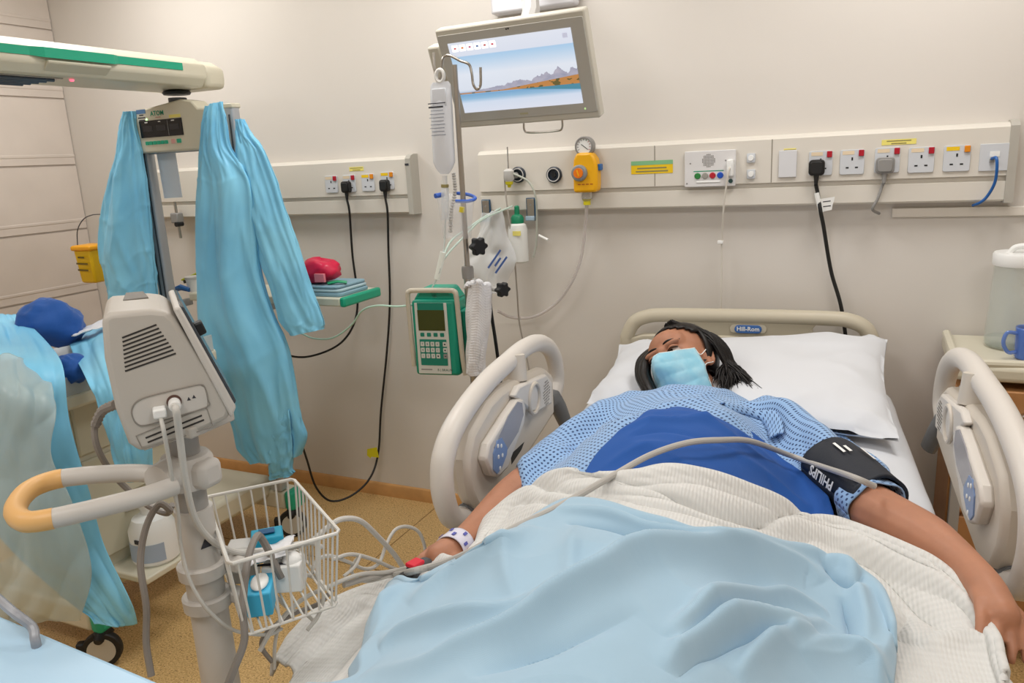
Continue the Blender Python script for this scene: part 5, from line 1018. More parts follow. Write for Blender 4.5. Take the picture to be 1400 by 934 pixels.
# ------------------------------------------------------------------ cloth hung on the warmer
M_gb = mat('gown_plastic_blue', '#8fdafa', .42, bump=.10, bscale=35, tint2='#7dcaf0', vscale=4); M_gb.node_tree.nodes['Principled BSDF'].inputs['Transmission Weight'].default_value = .0
M_gp = mat('apron_clear', '#d3e2e0', .3, alpha=.42, bump=.08, bscale=20)
def drape(levels, y, dep, nf, ph, ni=110, nj=96, amp=.16, crease=.004, yoff=None):
    L = np.array(levels, float); t = np.linspace(0, len(L) - 1, ni); P = np.array(crv(list(L), 12)); P = np.stack([np.interp(np.linspace(0, len(P) - 1, ni), np.arange(len(P)), P[:, q_]) for q_ in range(4)], 1)
    rows_ = []
    for k, (lx, ly, rx, ry) in enumerate(P):
        yy_ = y + (0 if yoff is None else np.interp(k / (ni - 1), *yoff)); a_ = at(lx, ly, y=yy_); b_ = at(rx, ry, y=yy_); c = (a_ + b_) / 2; h_ = (b_ - a_) / 2; w_ = np.linalg.norm(h_); s_ = k / (ni - 1); row = []
        for j in range(nj):
            a = 2 * math.pi * j / nj; f = 1 + amp * math.sin(nf * a + ph + 1.3 * math.sin(s_ * 3 + ph)) * min(1, s_ * 2.5 + .1) + .06 * math.sin(2 * nf * a + 4 * s_)
            row.append(c + h_ * math.cos(a) + np.array([0, -1, 0]) * (dep * (.35 + .65 * min(1, s_ * 2)) * math.sin(a) * f))
        rows_.append(row)
    G = np.array(rows_); G = np.concatenate([G, G[:, :1]], 1); n_, m_ = G.shape[:2]; ii, jj = np.meshgrid(np.linspace(0, 1, n_), np.linspace(0, 2 * np.pi, m_), indexing='ij')
    N_ = gnormals(G); d_ = crease * 2.2 * ridged(ii * 3.2 + np.cos(jj) * 1.8 + ph, np.cos(jj) * 2.6 - ii * 3.5, np.sin(jj) * 2) + crease * .7 * np.exp(-(((ii * 5.3 + .25 * np.cos(jj + ph) + .3 * vnoise(jj * 1.3, ph)) % 1 - .5) / .05) ** 2) * np.clip(.5 + vnoise(jj * 1.2, ii * 5 + ph), 0, 1) + crease * .9 * ridged(ii * 7 - np.cos(jj) * 4, np.cos(jj) * 5 + ii * 8 + ph, np.sin(jj) * 4)
    d_ = d_ + .010 * vnoise(ii * 3 + ph, np.cos(jj) * 1.6, np.sin(jj) * 1.6)
    return G + N_ * d_[..., None]
g1 = thing('isolation_gown', tuple(at(190, 395, y=WY - .1)), 'short bundled blue disposable gown hung on the warmer post beside the sharps bin', 'gown', 'hanging gowns')
G = drape([(173, 154, 181, 152), (168, 175, 184, 172), (160, 215, 192, 205), (148, 260, 198, 255), (141, 300, 202, 300), (138, 340, 206, 340), (146, 375, 209, 372), (150, 398, 211, 396), (150, 430, 213, 428)], WY - .07, .045, 4, .6, amp=.26, crease=.003)
MB().grid(G).build('skirt', M_gb, g1, ang=180)
g2 = thing('isolation_gown', tuple(at(340, 640, y=WY - .12)), 'long blue disposable gown with one sleeve hanging from the warmer post', 'gown', 'hanging gowns')
G = drape([(284, 146, 302, 139), (279, 165, 306, 160), (274, 205, 312, 200), (273, 235, 330, 228), (273, 262, 342, 256), (272, 320, 346, 310), (273, 380, 352, 370), (274, 430, 368, 425), (285, 480, 392, 475), (303, 530, 402, 520), (320, 580, 410, 570), (328, 610, 416, 598), (345, 632, 410, 622)], WY - .13, .05, 5, 1.7, 130, 110, amp=.26, crease=.003)
MB().grid(G).build('body', M_gb, g2, ang=180)
G = drape([(326, 163, 331, 164), (326, 185, 342, 186), (325, 210, 360, 208), (330, 250, 376, 250), (340, 300, 392, 300), (356, 350, 410, 350), (374, 400, 425, 400), (388, 440, 438, 435), (400, 458, 441, 450)], WY - .10, .032, 3, .2, 90, 70, amp=.2, crease=.003)
MB().grid(G).build('sleeve', M_gb, g2, ang=180)
G = drape([(360, 560, 395, 560), (366, 600, 398, 600), (370, 640, 398, 636), (370, 656, 399, 650)], WY - .16, .012, 3, 2.2, 40, 40, amp=.2); MB().grid(G).build('waist_tie', M_gb, g2, ang=180)
# cloths over the cot: rows of (pixel, depth y)
def sheet(rows_, ni, nj, m_, name, crease=.008, seed=0., solid=.002, parent=None, fr=(6, 5)):
    G = loft([[at(p[0], p[1], y=p[2]) for p in r] for r in rows_], ni, nj); ii, jj = np.meshgrid(np.linspace(0, 1, ni), np.linspace(0, 1, nj), indexing='ij')
    G = G + gnormals(G) * (crease * ridged(ii * fr[0] + seed, jj * fr[1] + ii * 2) + crease * .5 * ridged(ii * fr[0] * 2.1 + jj * 3, jj * fr[1] * 2 + seed) + .004 * vnoise(ii * 10, jj * 10 + seed))[..., None]
    return MB().grid(G, guv(G)).build(name, m_, parent, ang=180, solid=solid)
o = sheet([[(92, 462, -1.0), (140, 440, -.95), (185, 430, -.9)], [(98, 480, -1.3), (145, 465, -1.28), (195, 455, -1.22)], [(118, 520, -1.5), (150, 515, -1.48), (200, 505, -1.42)], [(136, 570, -1.52), (165, 568, -1.5), (205, 560, -1.44)], [(152, 620, -1.5), (175, 622, -1.5), (208, 610, -1.44)], [(165, 655, -1.5), (180, 660, -1.48), (210, 650, -1.44)]], 80, 60, M_gb, 'draped_gown', seed=2., fr=(3.5, 3), crease=.007); tag(o, 'blue disposable gown draped over the cot edge behind the vital signs monitor', 'gown')
o = sheet([[(-40, 440, -1.25), (0, 432, -1.2), (25, 428, -1.15)], [(-40, 470, -1.5), (10, 465, -1.45), (62, 466, -1.35)], [(-40, 520, -1.66), (20, 505, -1.62), (85, 500, -1.52)], [(-40, 600, -1.68), (40, 590, -1.64), (95, 575, -1.56)], [(-30, 680, -1.68), (50, 680, -1.64), (118, 660, -1.56)], [(20, 760, -1.66), (85, 760, -1.62), (140, 740, -1.54)], [(90, 820, -1.62), (140, 830, -1.58), (176, 815, -1.52)], [(130, 850, -1.6), (160, 858, -1.56), (190, 855, -1.5)]], 130, 80, M_gb, 'draped_gown', seed=5., crease=.009, fr=(4.5, 3)); tag(o, 'blue disposable gown trailing from the cot down to the warmer wheel', 'gown')
o = sheet([[(-40, 498, -1.60), (20, 486, -1.58), (62, 500, -1.52)], [(-40, 540, -1.72), (20, 530, -1.70), (78, 550, -1.62)], [(-40, 610, -1.74), (20, 610, -1.72), (70, 620, -1.66)], [(-40, 700, -1.75), (30, 700, -1.73), (100, 690, -1.64)], [(-40, 790, -1.75), (40, 790, -1.72), (125, 780, -1.62)], [(-40, 850, -1.75), (30, 852, -1.72), (110, 846, -1.62)]], 110, 80, M_gp, 'plastic_apron', seed=8., crease=.010, fr=(3.0, 2.2)); tag(o, 'translucent white plastic apron hanging over the cot end', 'apron')
# dark blue cap bundle on the cot
def lump(px, py, y, r, m_, name, label, cat, seed, squash=1.0):
    c = at(px, py, y=y); n1_, n2_ = 40, 24; vs = []
    for j in range(n2_ + 1):
        t = math.pi * j / n2_
        for i in range(n1_):
            a = 2 * math.pi * i / n1_; d = np.array([math.sin(t) * math.cos(a), math.sin(t) * math.sin(a), -math.cos(t)])
            k = 1 + .16 * float(vnoise(d[0] * 1.6 + seed, d[1] * 1.6, d[2] * 1.6)) + .07 * float(ridged(d[0] * 3 + seed, d[1] * 3, d[2] * 3)); vs.append(c + d * np.array([r[0], r[1], r[2]]) * k)
    o = MB().add(vs, [(j * n1_ + i, j * n1_ + (i + 1) % n1_, (j + 1) * n1_ + (i + 1) % n1_, (j + 1) * n1_ + i) for j in range(n2_) for i in range(n1_)]).build(name, m_, None, ang=180); tag(o, label, cat); return o
M_cap = mat('cap_royal', '#12509e', .75, bump=.15, bscale=60, sheen=.2)
lump(70, 442, -1.18, (.105, .10, .085), M_cap, 'cloth_bundle', 'round royal blue cloth bundle lying on top of the warmer cot', 'cloth', 1.)
lump(96, 505, -1.40, (.06, .05, .045), M_cap, 'cloth_bundle', 'dark blue cloth showing between the draped gowns on the cot', 'cloth', 4.)
o = sheet([[(96, 456, -1.12), (130, 442, -1.08), (150, 434, -1.05)], [(98, 460, -1.2), (132, 450, -1.18), (152, 444, -1.15)]], 12, 16, mat('sheet_plain', '#e6e8ec', .6), 'paper_sheet', crease=.002); tag(o, 'white paper sheet lying on the cot beside the blue bundle', 'paper')
# white jug on the base
jb = at(216, 766, x=-2.215); MB().box((-2.23, jb[1], .262), (.2, .24, .025)).build('base_ledge', M_ww, wr, bevel=.006); t = thing('canister', (jb[0], jb[1], .275), 'white plastic canister with printed label standing on the warmer base', 'canister')
Mj = Matrix.Translation((jb[0], jb[1], .275)); MB().lathe([(0, 0), (.07, 0), (.078, .01), (.078, .12), (.06, .16), (.03, .175), (.028, .2), (0, .2)], 24, Mj).build('canister_body', M_white, t); MB().lathe([(0, .195), (.032, .195), (.032, .22), (0, .22)], 16, Mj).build('canister_cap', M_white, t)
MB().grid(np.array([[(jb[0] + .0795 * math.cos(a), jb[1] + .0795 * math.sin(a), .275 + h_) for a in np.linspace(-2.2, -.3, 14)] for h_ in (.02, .085)])).build('label_band', mat('label_blue_grey', '#a9b8cc', .6), t)
MB().box((jb[0] + .02, jb[1] - .0795, .275 + .10), (.03, .004, .014)).build('label_mark', M_ink, t)
# ================================================================== vital signs monitor on a roll stand
def dp(px, py, d): r = ray(px, py); return CP + r * (d / FPX)
M_mon = mat('monitor_grey', '#bdb7ae', .45); M_mon2 = mat('monitor_light', '#cac5be', .42); M_slot = mat('vent_dark', '#34312e', .7); M_or2 = mat('grip_orange', '#e6b472', .42); M_cab = mat('cable_grey', '#cbc8c1', .45); M_cabd = mat('cable_dark_grey', '#8a837c', .45)
SX, SYY = -1.075, -1.99
MN = np.array([.77, -.64, 0.0]); MN /= np.linalg.norm(MN); ME = np.array([-MN[1], MN[0], 0]); MP0 = dp(228, 520, 1.24)
MMn = frame(MP0, ME, (0, 0, 1))                                   # x to the screen side, y up, z towards the camera side
MI = MMn.inverted()
def mp(px, py, off=0.0):
    p = onplane(px, py, MP0 + MN * off, MN); q = MI @ Vector(p); return (q.x, q.y)
mon = thing('vital_signs_monitor', tuple(dp(250, 610, 1.36)), 'grey vital signs monitor seen from its vented side, cables plugged in', 'monitor')
side = [mp(*q) for q in [(139, 436), (143, 491), (158, 560), (176, 608), (192, 619), (250, 602), (312, 574), (317, 560), (288, 512), (260, 468), (240, 436), (228, 425), (205, 423), (150, 428)]]
MB().prism(side, -.2, 0, MMn).build('case', M_mon, mon, bevel=.014, seg=3)
rim = [mp(*q) for q in [(236, 422), (246, 418), (323, 556), (316, 572)]]
MB().prism(rim, -.21, .004, MMn).build('front_frame', M_mon2, mon, bevel=.004)
MB().prism([mp(*q) for q in [(245, 419), (251, 419), (323, 548), (320, 554)]], -.205, .001, MMn).build('screen_edge', mat('screen_dark', '#3f444a', .2), mon, bevel=.002)
MB().prism([mp(*q) for q in [(264, 445), (276, 440), (284, 456), (272, 462)]], -.03, -.005, MMn).build('rotary_knob', M_black, mon, bevel=.003)
zt_ = max((MMn @ Vector((p[0], p[1], 0))).z for p in side)
rc_ = [MI @ Vector(at(a, b, z=zt_ + .0)) for a, b in ((168, 411), (203, 407), (196, 399), (172, 401))]
MB().prism([(p.x, p.z) for p in rc_], zt_ - MP0[2] - .004, zt_ - MP0[2] + .0012, MMn @ Matrix(((1, 0, 0, 0), (0, 0, 1, 0), (0, 1, 0, 0), (0, 0, 0, 1)))).build('grip_recess', mat('recess_grey', '#77726b', .6), mon, bevel=.001)
def slot(a, b, w=.0028, name='vent_slot'):
    p, q = Vector((*mp(*a), 0)), Vector((*mp(*b), 0)); d = (q - p); n = Vector((-d.y, d.x, 0)).normalized() * w / 2
    MB().prism([(p - n)[:2], (q - n)[:2], (q + n)[:2], (p + n)[:2]], -.002, .0006, MMn).build(name, M_slot, mon, smooth=False)
for i in range(9): slot((167 + .5 * i, 462 + 5.7 * i), (214 + 3.3 * i, 444 + 4.9 * i))
for i in range(2): slot((199 + 3 * i, 599 + 6 * i), (276 + 3 * i, 568 + 6 * i))
# socket panel, moulded line and symbols
pp = [mp(*q) for q in [(183, 574), (180, 562), (185, 551), (200, 543), (240, 533), (272, 526), (280, 530), (284, 546), (283, 556), (240, 570), (200, 581), (190, 581)]]
MB().prism(pp, -.002, .0008, MMn).build('socket_panel', M_mon2, mon, bevel=.0006)
MB().tube([MMn @ Vector((a, b, .001)) for a, b in crv(pp, 4, True)], .0011, 6, closed=True).build('panel_groove', mat('groove_grey', '#8d877f', .5), mon)
bs_ = [mp(*q) for q in [(186, 596), (282, 556), (291, 583), (196, 616)]]
MB().tube([MMn @ Vector((a, b, .0006)) for a, b in resample([(*p,) for p in bs_ + bs_[:1]], 40)[:-1]], .0008, 6, closed=True).build('battery_door_line', mat('groove_grey', '#8d877f', .5), mon)
for q in ((258, 545), (265, 542)): MB().prism([(mp(*q)[0] - .003, mp(*q)[1] - .003), (mp(*q)[0] + .003, mp(*q)[1] - .003), (mp(*q)[0], mp(*q)[1] + .003)], 0, .0012, MMn).build('warning_mark', M_ink, mon, smooth=False)
c = mp(238, 549); MB().lathe([(0, 0), (.0115, 0), (.0115, .003), (0, .003)], 20, MMn @ Matrix.Translation((c[0], c[1], 0))).build('socket_ring', mat('socket_brown', '#5a4038', .5), mon)
Mc2 = MMn @ Matrix.Translation((c[0], c[1] - .002, 0)); MB().lathe([(0, .003), (.0095, .003), (.0095, .022), (.008, .028), (0, .028)], 18, Mc2).build('hose_plug', M_white, mon)
c3 = mp(218, 561); MB().box((c3[0], c3[1], .012), (.02, .016, .024), MMn).build('lead_plug', M_white, mon, bevel=.003)
MB().tube(crv([Mc2 @ Vector((0, 0, .024)), dp(241, 562, 1.21), dp(246, 600, 1.24), dp(254, 660, 1.28), dp(268, 712, 1.33), (dp(296, 744, 1.38)), dp(335, 757, 1.44), dp(390, 750, 1.5), dp(425, 740, 1.52), dp(447, 722, 1.54), dp(467, 710, 1.56), dp(492, 712, 1.6), dp(515, 732, 1.66), dp(538, 757, 1.72), dp(552, 777, 1.76)], 9), .0058, 10).build('air_hose', M_cab, mon)
MB().tube(crv([MMn @ Vector((c3[0], c3[1] - .006, .016)), dp(224, 590, 1.22), dp(233, 640, 1.26), dp(243, 700, 1.31), dp(247, 745, 1.33), dp(260, 795, 1.34), dp(285, 835, 1.36), dp(320, 862, 1.4), dp(365, 868, 1.46), dp(385, 860, 1.5)], 9), .0034, 8).build('sensor_lead', M_cab, mon)
bk = [dp(158, 553, 1.33), dp(140, 562, 1.36), dp(130, 582, 1.38), dp(131, 605, 1.38), dp(143, 632, 1.4), dp(165, 660, 1.44), dp(200, 690, 1.46), dp(228, 702, 1.45), dp(236, 690, 1.44)]
MB().tube(crv(bk, 8), .0058, 8).build('rear_lead', M_cabd, mon); nn = crv(bk[:3], 12); MB().tube(nn, [.008 + .0016 * math.sin(k * 2.1) for k in range(len(nn))], 8).build('strain_relief', M_cabd, mon)
# ---- stand
st_ = thing('roll_stand', (SX, SYY, 0), 'grey roll stand with orange tipped push handle under the monitor', 'stand')
MB().cyl((SX, SYY, .1), (SX, SYY, 1.0), .036, .033, n=24).build('lower_column', M_mon2, st_)
MB().cyl((SX, SYY, 1.0), (SX, SYY, 1.17), .0265, n=24).build('upper_column', mat('column_grey', '#a09c97', .4), st_)
zc = float(dp(262, 640, 1.37)[2]); MB().lathe([(.03, -.03), (.044, -.026), (.046, .02), (.04, .03), (.03, .032)], 24, Matrix.Translation((SX, SYY, zc))).build('collar', M_mon2, st_)
MB().box((SX + .04, SYY - .0, zc), (.045, .05, .05)).build('collar_lug', M_mon2, st_, bevel=.012)
MB().box((SX + .02, SYY + .0, 1.165), (.12, .10, .02)).build('mount_plate', M_mon, st_, bevel=.004)
for py in (782, 832):
    zz = float(dp(272, py, 1.39)[2]); MB().lathe([(.034, -.012), (.043, -.012), (.044, .010), (.04, .013), (.034, .013)], 24, Matrix.Translation((SX, SYY, zz))).build('rail_clip', M_mon2, st_); MB().box((SX + .035, SYY + .03, zz), (.07, .03, .022), None).build('clip_arm', M_mon2, st_, bevel=.005)
hz = 1.075
hp_ = [(225, 650), (190, 647), (150, 648), (110, 651), (75, 656), (45, 667), (28, 682), (21, 699), (30, 711), (50, 713), (100, 703), (150, 691), (200, 678), (240, 664)]
hw = [at(a, b, z=hz) for a, b in hp_]; hcv = crv(hw, 6); MB().tube(hcv, .016, 14, flat=1.0).build('push_handle', M_mon2, st_); MB().tube(hcv[22:58], .0167, 14).build('handle_grip', M_or2, st_)
MB().tube([at(215, 660, z=hz), np.array([SX, SYY, hz])], [.03, .034], 12).build('handle_root', M_mon2, st_)
for k in range(5):
    a = math.radians(70 + 72 * k); e = (SX + .26 * math.cos(a), SYY + .26 * math.sin(a)); MB().tube([(SX, SYY, .13), (SX + .13 * math.cos(a), SYY + .13 * math.sin(a), .115), (*e, .09)], [.035, .026, .02], 10).build('base_leg', M_mon2, st_)
    MB().lathe([(0, -.012), (.036, -.012), (.038, 0), (.036, .012), (0, .012)], 18, Matrix.Translation((*e, .038)) @ Matrix.Rotation(math.pi / 2, 4, 'X')).build('caster', M_blk2, st_)
MB().prism([(-.010, -.008), (.010, -.008), (0, .010)], 0, .0008, frame((SX + .0318, SYY - .0125, .94), (.36, .93, 0), (0, 0, 1))).build('warning_mark', M_ink, st_, smooth=False)
# ---- wire basket on the stand
RZb, FZb = .95, .80
rc4 = [at(*q, z=RZb) for q in ((281, 680), (401, 655), (465, 728), (313, 772))]; ctr = sum(rc4) / 4
bk_ = thing('wire_basket', (ctr[0], ctr[1], FZb), 'white wire basket full of cables and packets hung on the roll stand', 'basket')
M_wire = mat('wire_white', '#dedbd4', .35); low = [ctr + (p - ctr) * .86 - np.array([0, 0, RZb - FZb]) for p in rc4]
MB().tube([Vector(p) for i in range(4) for p in (rc4[i] * .97 + rc4[(i + 1) % 4] * .03, rc4[i] * .5 + rc4[(i + 1) % 4] * .5, rc4[i] * .03 + rc4[(i + 1) % 4] * .97)], .0036, 8, closed=True).build('rim', M_wire, bk_)
MB().tube([Vector(p) for i in range(4) for p in (low[i] * .97 + low[(i + 1) % 4] * .03, low[i] * .03 + low[(i + 1) % 4] * .97)], .0028, 8, closed=True).build('base_ring', M_wire, bk_)
cnt = (7, 11, 7, 11)
for i in range(4):
    for k in range(cnt[i]):
        f = (k + .5) / cnt[i]; a = rc4[i] * (1 - f) + rc4[(i + 1) % 4] * f; b_ = low[i] * (1 - f) + low[(i + 1) % 4] * f; MB().tube([a, a * .5 + b_ * .5, b_], .0021, 6).build('wire', M_wire, bk_)
for k in range(9):
    f = (k + .5) / 9; MB().tube([low[0] * (1 - f) + low[1] * f, low[3] * (1 - f) + low[2] * f], .0021, 6).build('floor_wire', M_wire, bk_)
# contents
def inb(f, g): return (low[0] * (1 - f) + low[1] * f) * (1 - g) + (low[3] * (1 - f) + low[2] * f) * g
def carton(px, py, z, size, rz, m_, name, label, cat):
    p = inb(px, py); t = thing(name, (p[0], p[1], FZb + .003), label, cat); Mx = Matrix.Translation((p[0], p[1], z)) @ Matrix.Rotation(rz, 4, 'Z'); MB().box((0, 0, 0), size, Mx).build('carton', m_, t, bevel=.003); return t, Mx
M_tl = mat('teal_card', '#1597b8', .5)
t, Mx = carton(.52, .32, .868, (.06, .05, .05), .75, M_tl, 'teal_box', 'small teal cardboard box in the wire basket', 'box'); MB().box((0, -.0, .0285), (.03, .02, .002), Mx).build('dark_flap', mat('teal_dark', '#0b4f7c', .5), t, smooth=False)
t, Mx = carton(.26, .74, .828, (.075, .045, .045), -.95, mat('blue_pack', '#3fb0d8', .45), 'blue_wipes_pack', 'pale blue plastic pack low in the wire basket', 'packet'); MB().ell((0, 0, .026), (.03, .016, .008), Mx).build('pack_flap', M_white, t)
t, Mx = carton(.60, .56, .8315, (.072, .052, .055), .5, M_white, 'tissue_pack', 'white packet with dark lettering in the wire basket', 'packet'); text('lettering', '#######', .018, Mx @ Matrix.Translation((-.012, -.014, .0280)), M_ink, t); MB().ell((.016, 0, .026), (.02, .02, .016), Mx, 14, 10).build('tissue', M_white, t)
o = sheet([[(318, 752, -1.9), (360, 745, -1.86), (404, 733, -1.82)], [(320, 765, -1.94), (350, 758, -1.92), (398, 742, -1.88)], [(330, 775, -1.96), (355, 770, -1.94), (390, 760, -1.9)]], 20, 24, mat('paper_white', '#e8e8ea', .6), 'paper_leaflet', crease=.002); tag(o, 'white paper leaflet stuck across the top of the wire basket', 'paper')
t, Mx = carton(.2, .3, .845, (.05, .045, .075), .55, M_ltgrey, 'grey_box', 'grey plastic box standing in the wire basket beside the teal box', 'box')
# ---- loose cables between the basket and the patient
cabs = [([(385, 790, 1.44), (360, 740, 1.42), (350, 735, 1.4), (338, 770, 1.36), (332, 830, 1.34), (334, 875, 1.33), (320, 915, 1.32), (302, 960, 1.32)], .0068, 'thick dark grey cable running down past the wire basket', M_cabd),
        ([(300, 755, 1.42), (360, 752, 1.46), (420, 742, 1.5), (440, 748, 1.52)], .005, 'grey cable lying along the basket rim', M_cab),
        ([(355, 890, 1.45), (372, 862, 1.46), (410, 822, 1.5), (450, 802, 1.55), (490, 786, 1.6), (530, 782, 1.68), (575, 772, 1.78)], .0046, 'grey sensor cable rising straight from the basket floor to the bed', M_cab),
        ([(392, 830, 1.5), (374, 810, 1.48), (382, 795, 1.47), (405, 786, 1.5), (430, 790, 1.52), (442, 812, 1.52), (436, 840, 1.52), (420, 862, 1.5)], .004, 'grey cable coiled in an upright loop inside the basket', M_cab),
        ([(425, 790, 1.52), (432, 768, 1.54), (450, 760, 1.56), (475, 768, 1.6), (500, 778, 1.65), (518, 770, 1.68), (528, 745, 1.7), (540, 725, 1.72), (556, 720, 1.74), (572, 727, 1.76), (580, 745, 1.78), (582, 762, 1.79)], .004, 'grey probe cable arching up beside the finger clip', M_cab),
        ([(455, 765, 1.56), (480, 758, 1.6), (510, 765, 1.66), (540, 778, 1.72), (560, 782, 1.76)], .0042, 'grey cable looped low between basket and bed', M_cab),
        ([(470, 788, 1.58), (485, 775, 1.6), (492, 760, 1.62), (480, 780, 1.62), (500, 795, 1.64), (540, 786, 1.7)], .0036, 'thin grey cable kinked near the bed edge', M_cab),
        ([(372, 905, 1.5), (358, 885, 1.49), (365, 865, 1.48), (400, 840, 1.5), (435, 826, 1.53), (455, 806, 1.55)], .0048, 'grey cable dropping below the wire basket in a loop', M_cabd),
        ([(375, 915, 1.5), (376, 880, 1.5), (384, 850, 1.5), (400, 836, 1.5), (415, 838, 1.52), (430, 850, 1.53)], .0036, 'thin grey cable hanging through the basket floor', M_cab),
        ([(236, 700, 1.43), (218, 690, 1.43), (200, 720, 1.42), (192, 770, 1.41), (200, 830, 1.4), (200, 880, 1.39), (207, 925, 1.38)], .0062, 'brown grey power lead hanging beside the roll stand column', M_cabd)]
for pts, r, lb, m_ in cabs:
    o = MB().tube(crv([dp(*p) for p in pts], 9), r, 8).build('cable', m_, None); tag(o, lb, 'cable', 'monitor cables')
# cuff hose across the patient
hp2 = []
for a, b in [(540, 786), (562, 782), (585, 776), (612, 768), (640, 756), (700, 724), (770, 690), (840, 650), (890, 622), (940, 606), (985, 602), (1027, 604), (1078, 622), (1120, 637)]:
    o_ = .085 if a < 800 else .05; u, v = hit(a, b, o_); p = B(u, v, 0); p[2] = float(hcov(u, v)) + o_; hp2.append(p)
o = MB().tube(crv([dp(470, 800, 1.58), dp(505, 790, 1.63)] + hp2 + [at(1165, 652, z=.945), at(1196, 665, z=.925)], 10), .0062, 10).build('cuff_hose', mat('hose_grey', '#b5b1ab', .45), None); tag(o, 'grey air hose crossing the patient from the cuff to the basket', 'hose')
# finger probe
fpt = thing('finger_probe', tuple(KL), 'dark grey finger clip probe with a red mark on the patient\'s hand', 'probe'); dd = dL[0]; tip = KL + dd * .05
Mp = frame(tip, dd, dL[2]); MB().box((.0, .006, .004), (.055, .024, .026), Mp).build('clip_shell', mat('probe_grey', '#4c4d50', .45), fpt, bevel=.007); MB().box((.045, .006, .004), (.04, .02, .014), Mp).build('clip_lever', M_black, fpt, bevel=.005); MB().box((.012, .006, -.011), (.03, .022, .008), Mp).build('red_mark', mat('probe_red', '#d81f38', .4), fpt, bevel=.002)
# ================================================================== bedside locker, jar, mug; table in the foreground
CZ = .94; X0, X1, Y0, Y1 = .245, .80, -.42, -.02
lk_ = thing('bedside_locker', ((X0 + X1) / 2, (Y0 + Y1) / 2, 0), 'wooden bedside locker with a cream moulded tray top', 'locker')
M_lw = mat('locker_wood', '#c08d5c', .45, tint2='#b58151', vscale=10); M_lt = mat('locker_top', '#d3cdb9', .42)
MB().box(((X0 + X1) / 2, (Y0 + Y1) / 2, .46), (X1 - X0 - .03, Y1 - Y0 - .03, .80)).build('carcass', M_lw, lk_, bevel=.004)
MB().box(((X0 + X1) / 2, (Y0 + Y1) / 2, CZ - .03), (X1 - X0, Y1 - Y0, .05)).build('tray_top', M_lt, lk_, bevel=.015, seg=3)
rm = crv([(X0 + .012, Y1 - .012), (X0 + .012, Y0 + .10), (X0 + .02, Y0 + .035), (X0 + .06, Y0 + .014), (X0 + .2, Y0 + .02), (X0 + .28, Y0 + .012), (X1 - .04, Y0 + .014), (X1 - .012, Y0 + .05), (X1 - .012, Y1 - .012)], 6); MB().tube([(p[0], p[1], CZ - .002) for p in rm], .013, 10).build('tray_rim', M_lt, lk_)
for k in range(3):
    d = MB().box(((X0 + X1) / 2, Y0 + .006, .77 - .2 * k), (X1 - X0 - .05, .02, .185)).build('drawer', M_lw, lk_, bevel=.003); MB().tube(crv([((X0 + X1) / 2 - .09, Y0 - .004, .80 - .2 * k), ((X0 + X1) / 2 - .085, Y0 - .03, .80 - .2 * k), ((X0 + X1) / 2 + .085, Y0 - .03, .80 - .2 * k), ((X0 + X1) / 2 + .09, Y0 - .004, .80 - .2 * k)], 5), .006, 8).build('drawer_pull', M_chrome, d)
MB().box((X0 + .035, Y0 + .0, .5), (.03, .014, .74)).build('corner_post', M_alu, lk_, bevel=.003)
for sx in (X0 + .06, X1 - .06):
    for sy in (Y0 + .06, Y1 - .06): MB().lathe([(0, -.012), (.028, -.012), (.03, 0), (.028, .012), (0, .012)], 16, Matrix.Translation((sx, sy, .03)) @ Matrix.Rotation(math.pi / 2, 4, 'X')).build('caster', M_blk2, lk_)
zt = CZ - .005
M_glass = mat('clear_jug', '#dfe8e2', .05, trans=.0, alpha=.2, spec=.8)
jc = (float(at(1385, 470, y=-.17)[0]), -.17); Mj = Matrix.Translation((jc[0], jc[1], zt))
jr = thing('water_jug', (jc[0], jc[1], zt), 'clear plastic water jug with a white lid on the bedside locker', 'jug')
MB().lathe([(0, 0.004), (.072, .004), (.079, .012), (.080, .03), (.074, .16), (.070, .255), (.072, .262)], 40, Mj, caps=False).build('jug_body', M_glass, jr, solid=.003)
MB().lathe([(0, .255), (.074, .255), (.076, .262), (.076, .288), (.072, .294), (0, .294)], 40, Mj).build('lid', M_white, jr); MB().tube(crv([Mj @ Vector(p) for p in ((-.035, -.01, .29), (-.02, -.015, .31), (.015, -.015, .312), (.03, -.01, .292))], 5), .009, 10).build('lid_grip', M_white, jr)
MB().lathe([(0, .004), (.073, .004), (.077, .012), (.078, .028), (0, .028)], 36, Mj).build('jug_base', mat('jug_base_clear', '#cfd9cc', .1, alpha=.35), jr)
MB().tube(crv([Mj @ Vector(p) for p in ((.072, -.02, .23), (.11, -.03, .22), (.115, -.03, .1), (.08, -.02, .07))], 6), .009, 10).build('handle', M_glass, jr)
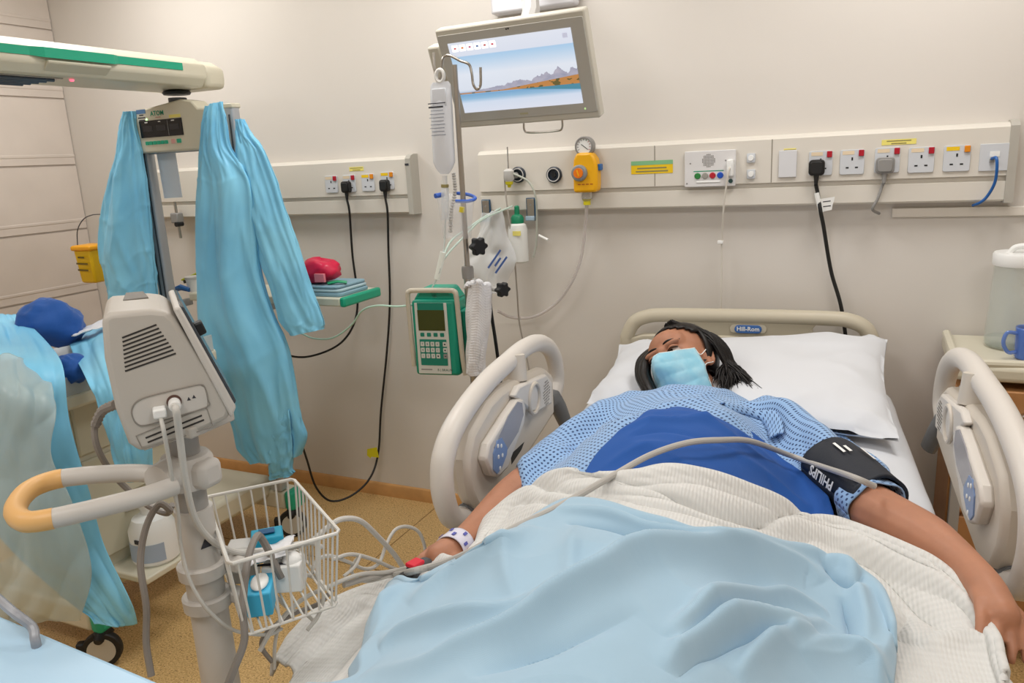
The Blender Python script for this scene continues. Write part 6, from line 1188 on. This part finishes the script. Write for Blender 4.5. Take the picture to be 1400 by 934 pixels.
mcx, mcy = float(at(1402, 470, y=-.315)[0]) + .012, -.315; Mm = Matrix.Translation((mcx, mcy, zt))
mg = thing('blue_mug', (mcx, mcy, zt), 'translucent blue plastic mug in front of the water jug', 'mug')
M_mug = mat('mug_blue', '#5f86d6', .12, alpha=.62); MB().lathe([(0, .003), (.035, .003), (.038, .008), (.040, .09), (.040, .095)], 32, Mm, caps=False).build('mug_body', M_mug, mg, solid=.003); MB().tube(crv([Mm @ Vector(p) for p in ((-.036, -.012, .078), (-.062, -.02, .08), (-.07, -.022, .05), (-.056, -.018, .022), (-.036, -.012, .022))], 6), .0055, 10).build('mug_handle', M_mug, mg)
# ---- overbed table, foreground corner
TZ = .95; e0 = at(-40, 823, z=TZ); e1 = at(225, 934, z=TZ); ed = e1 - e0; ed /= np.linalg.norm(ed); en = np.array([ed[1], -ed[0], 0]); en = en if en[1] < 0 else -en
tb = thing('overbed_table', (-1.2, -2.75, 0), 'pale blue topped table with a grey rail handle at its edge', 'table')
o0 = e0 - ed * .35; Mtb = frame(o0, ed, -en); L_ = float((e1 - o0) @ ed) + .02
poly = [(0, 0), (L_ - .03, 0), (L_, -.02), (L_ + .02, -.05), (L_ + .02, -.40), (0, -.40)]
MB().prism(poly, -.03, 0, Mtb).build('table_top', mat('table_blue', '#b4d6ee', .35), tb, bevel=.008, seg=3)
q0 = at(-45, 842, z=TZ); q1 = at(50, 884, z=TZ); rise = np.array([0, 0, .038])
MB().tube(crv([q0, q0 + rise, at(-20, 836, z=TZ) + rise * 1.2, at(20, 848, z=TZ + .03) + rise * .35, at(44, 860, z=TZ + .02) + rise * .1, q1 + np.array([0, 0, .012]), q1], 6), .0065, 10).build('rail_handle', mat('rail_grey', '#9a9ca2', .35), tb)
cxy = o0 + ed * .3 + en * .2
MB().cyl((cxy[0], cxy[1], .08), (cxy[0], cxy[1], TZ - .03), .025, n=16).build('column', M_ltgrey, tb); MB().box((cxy[0], cxy[1], .05), (.12, .5, .05)).build('foot', M_ltgrey, tb, bevel=.015)
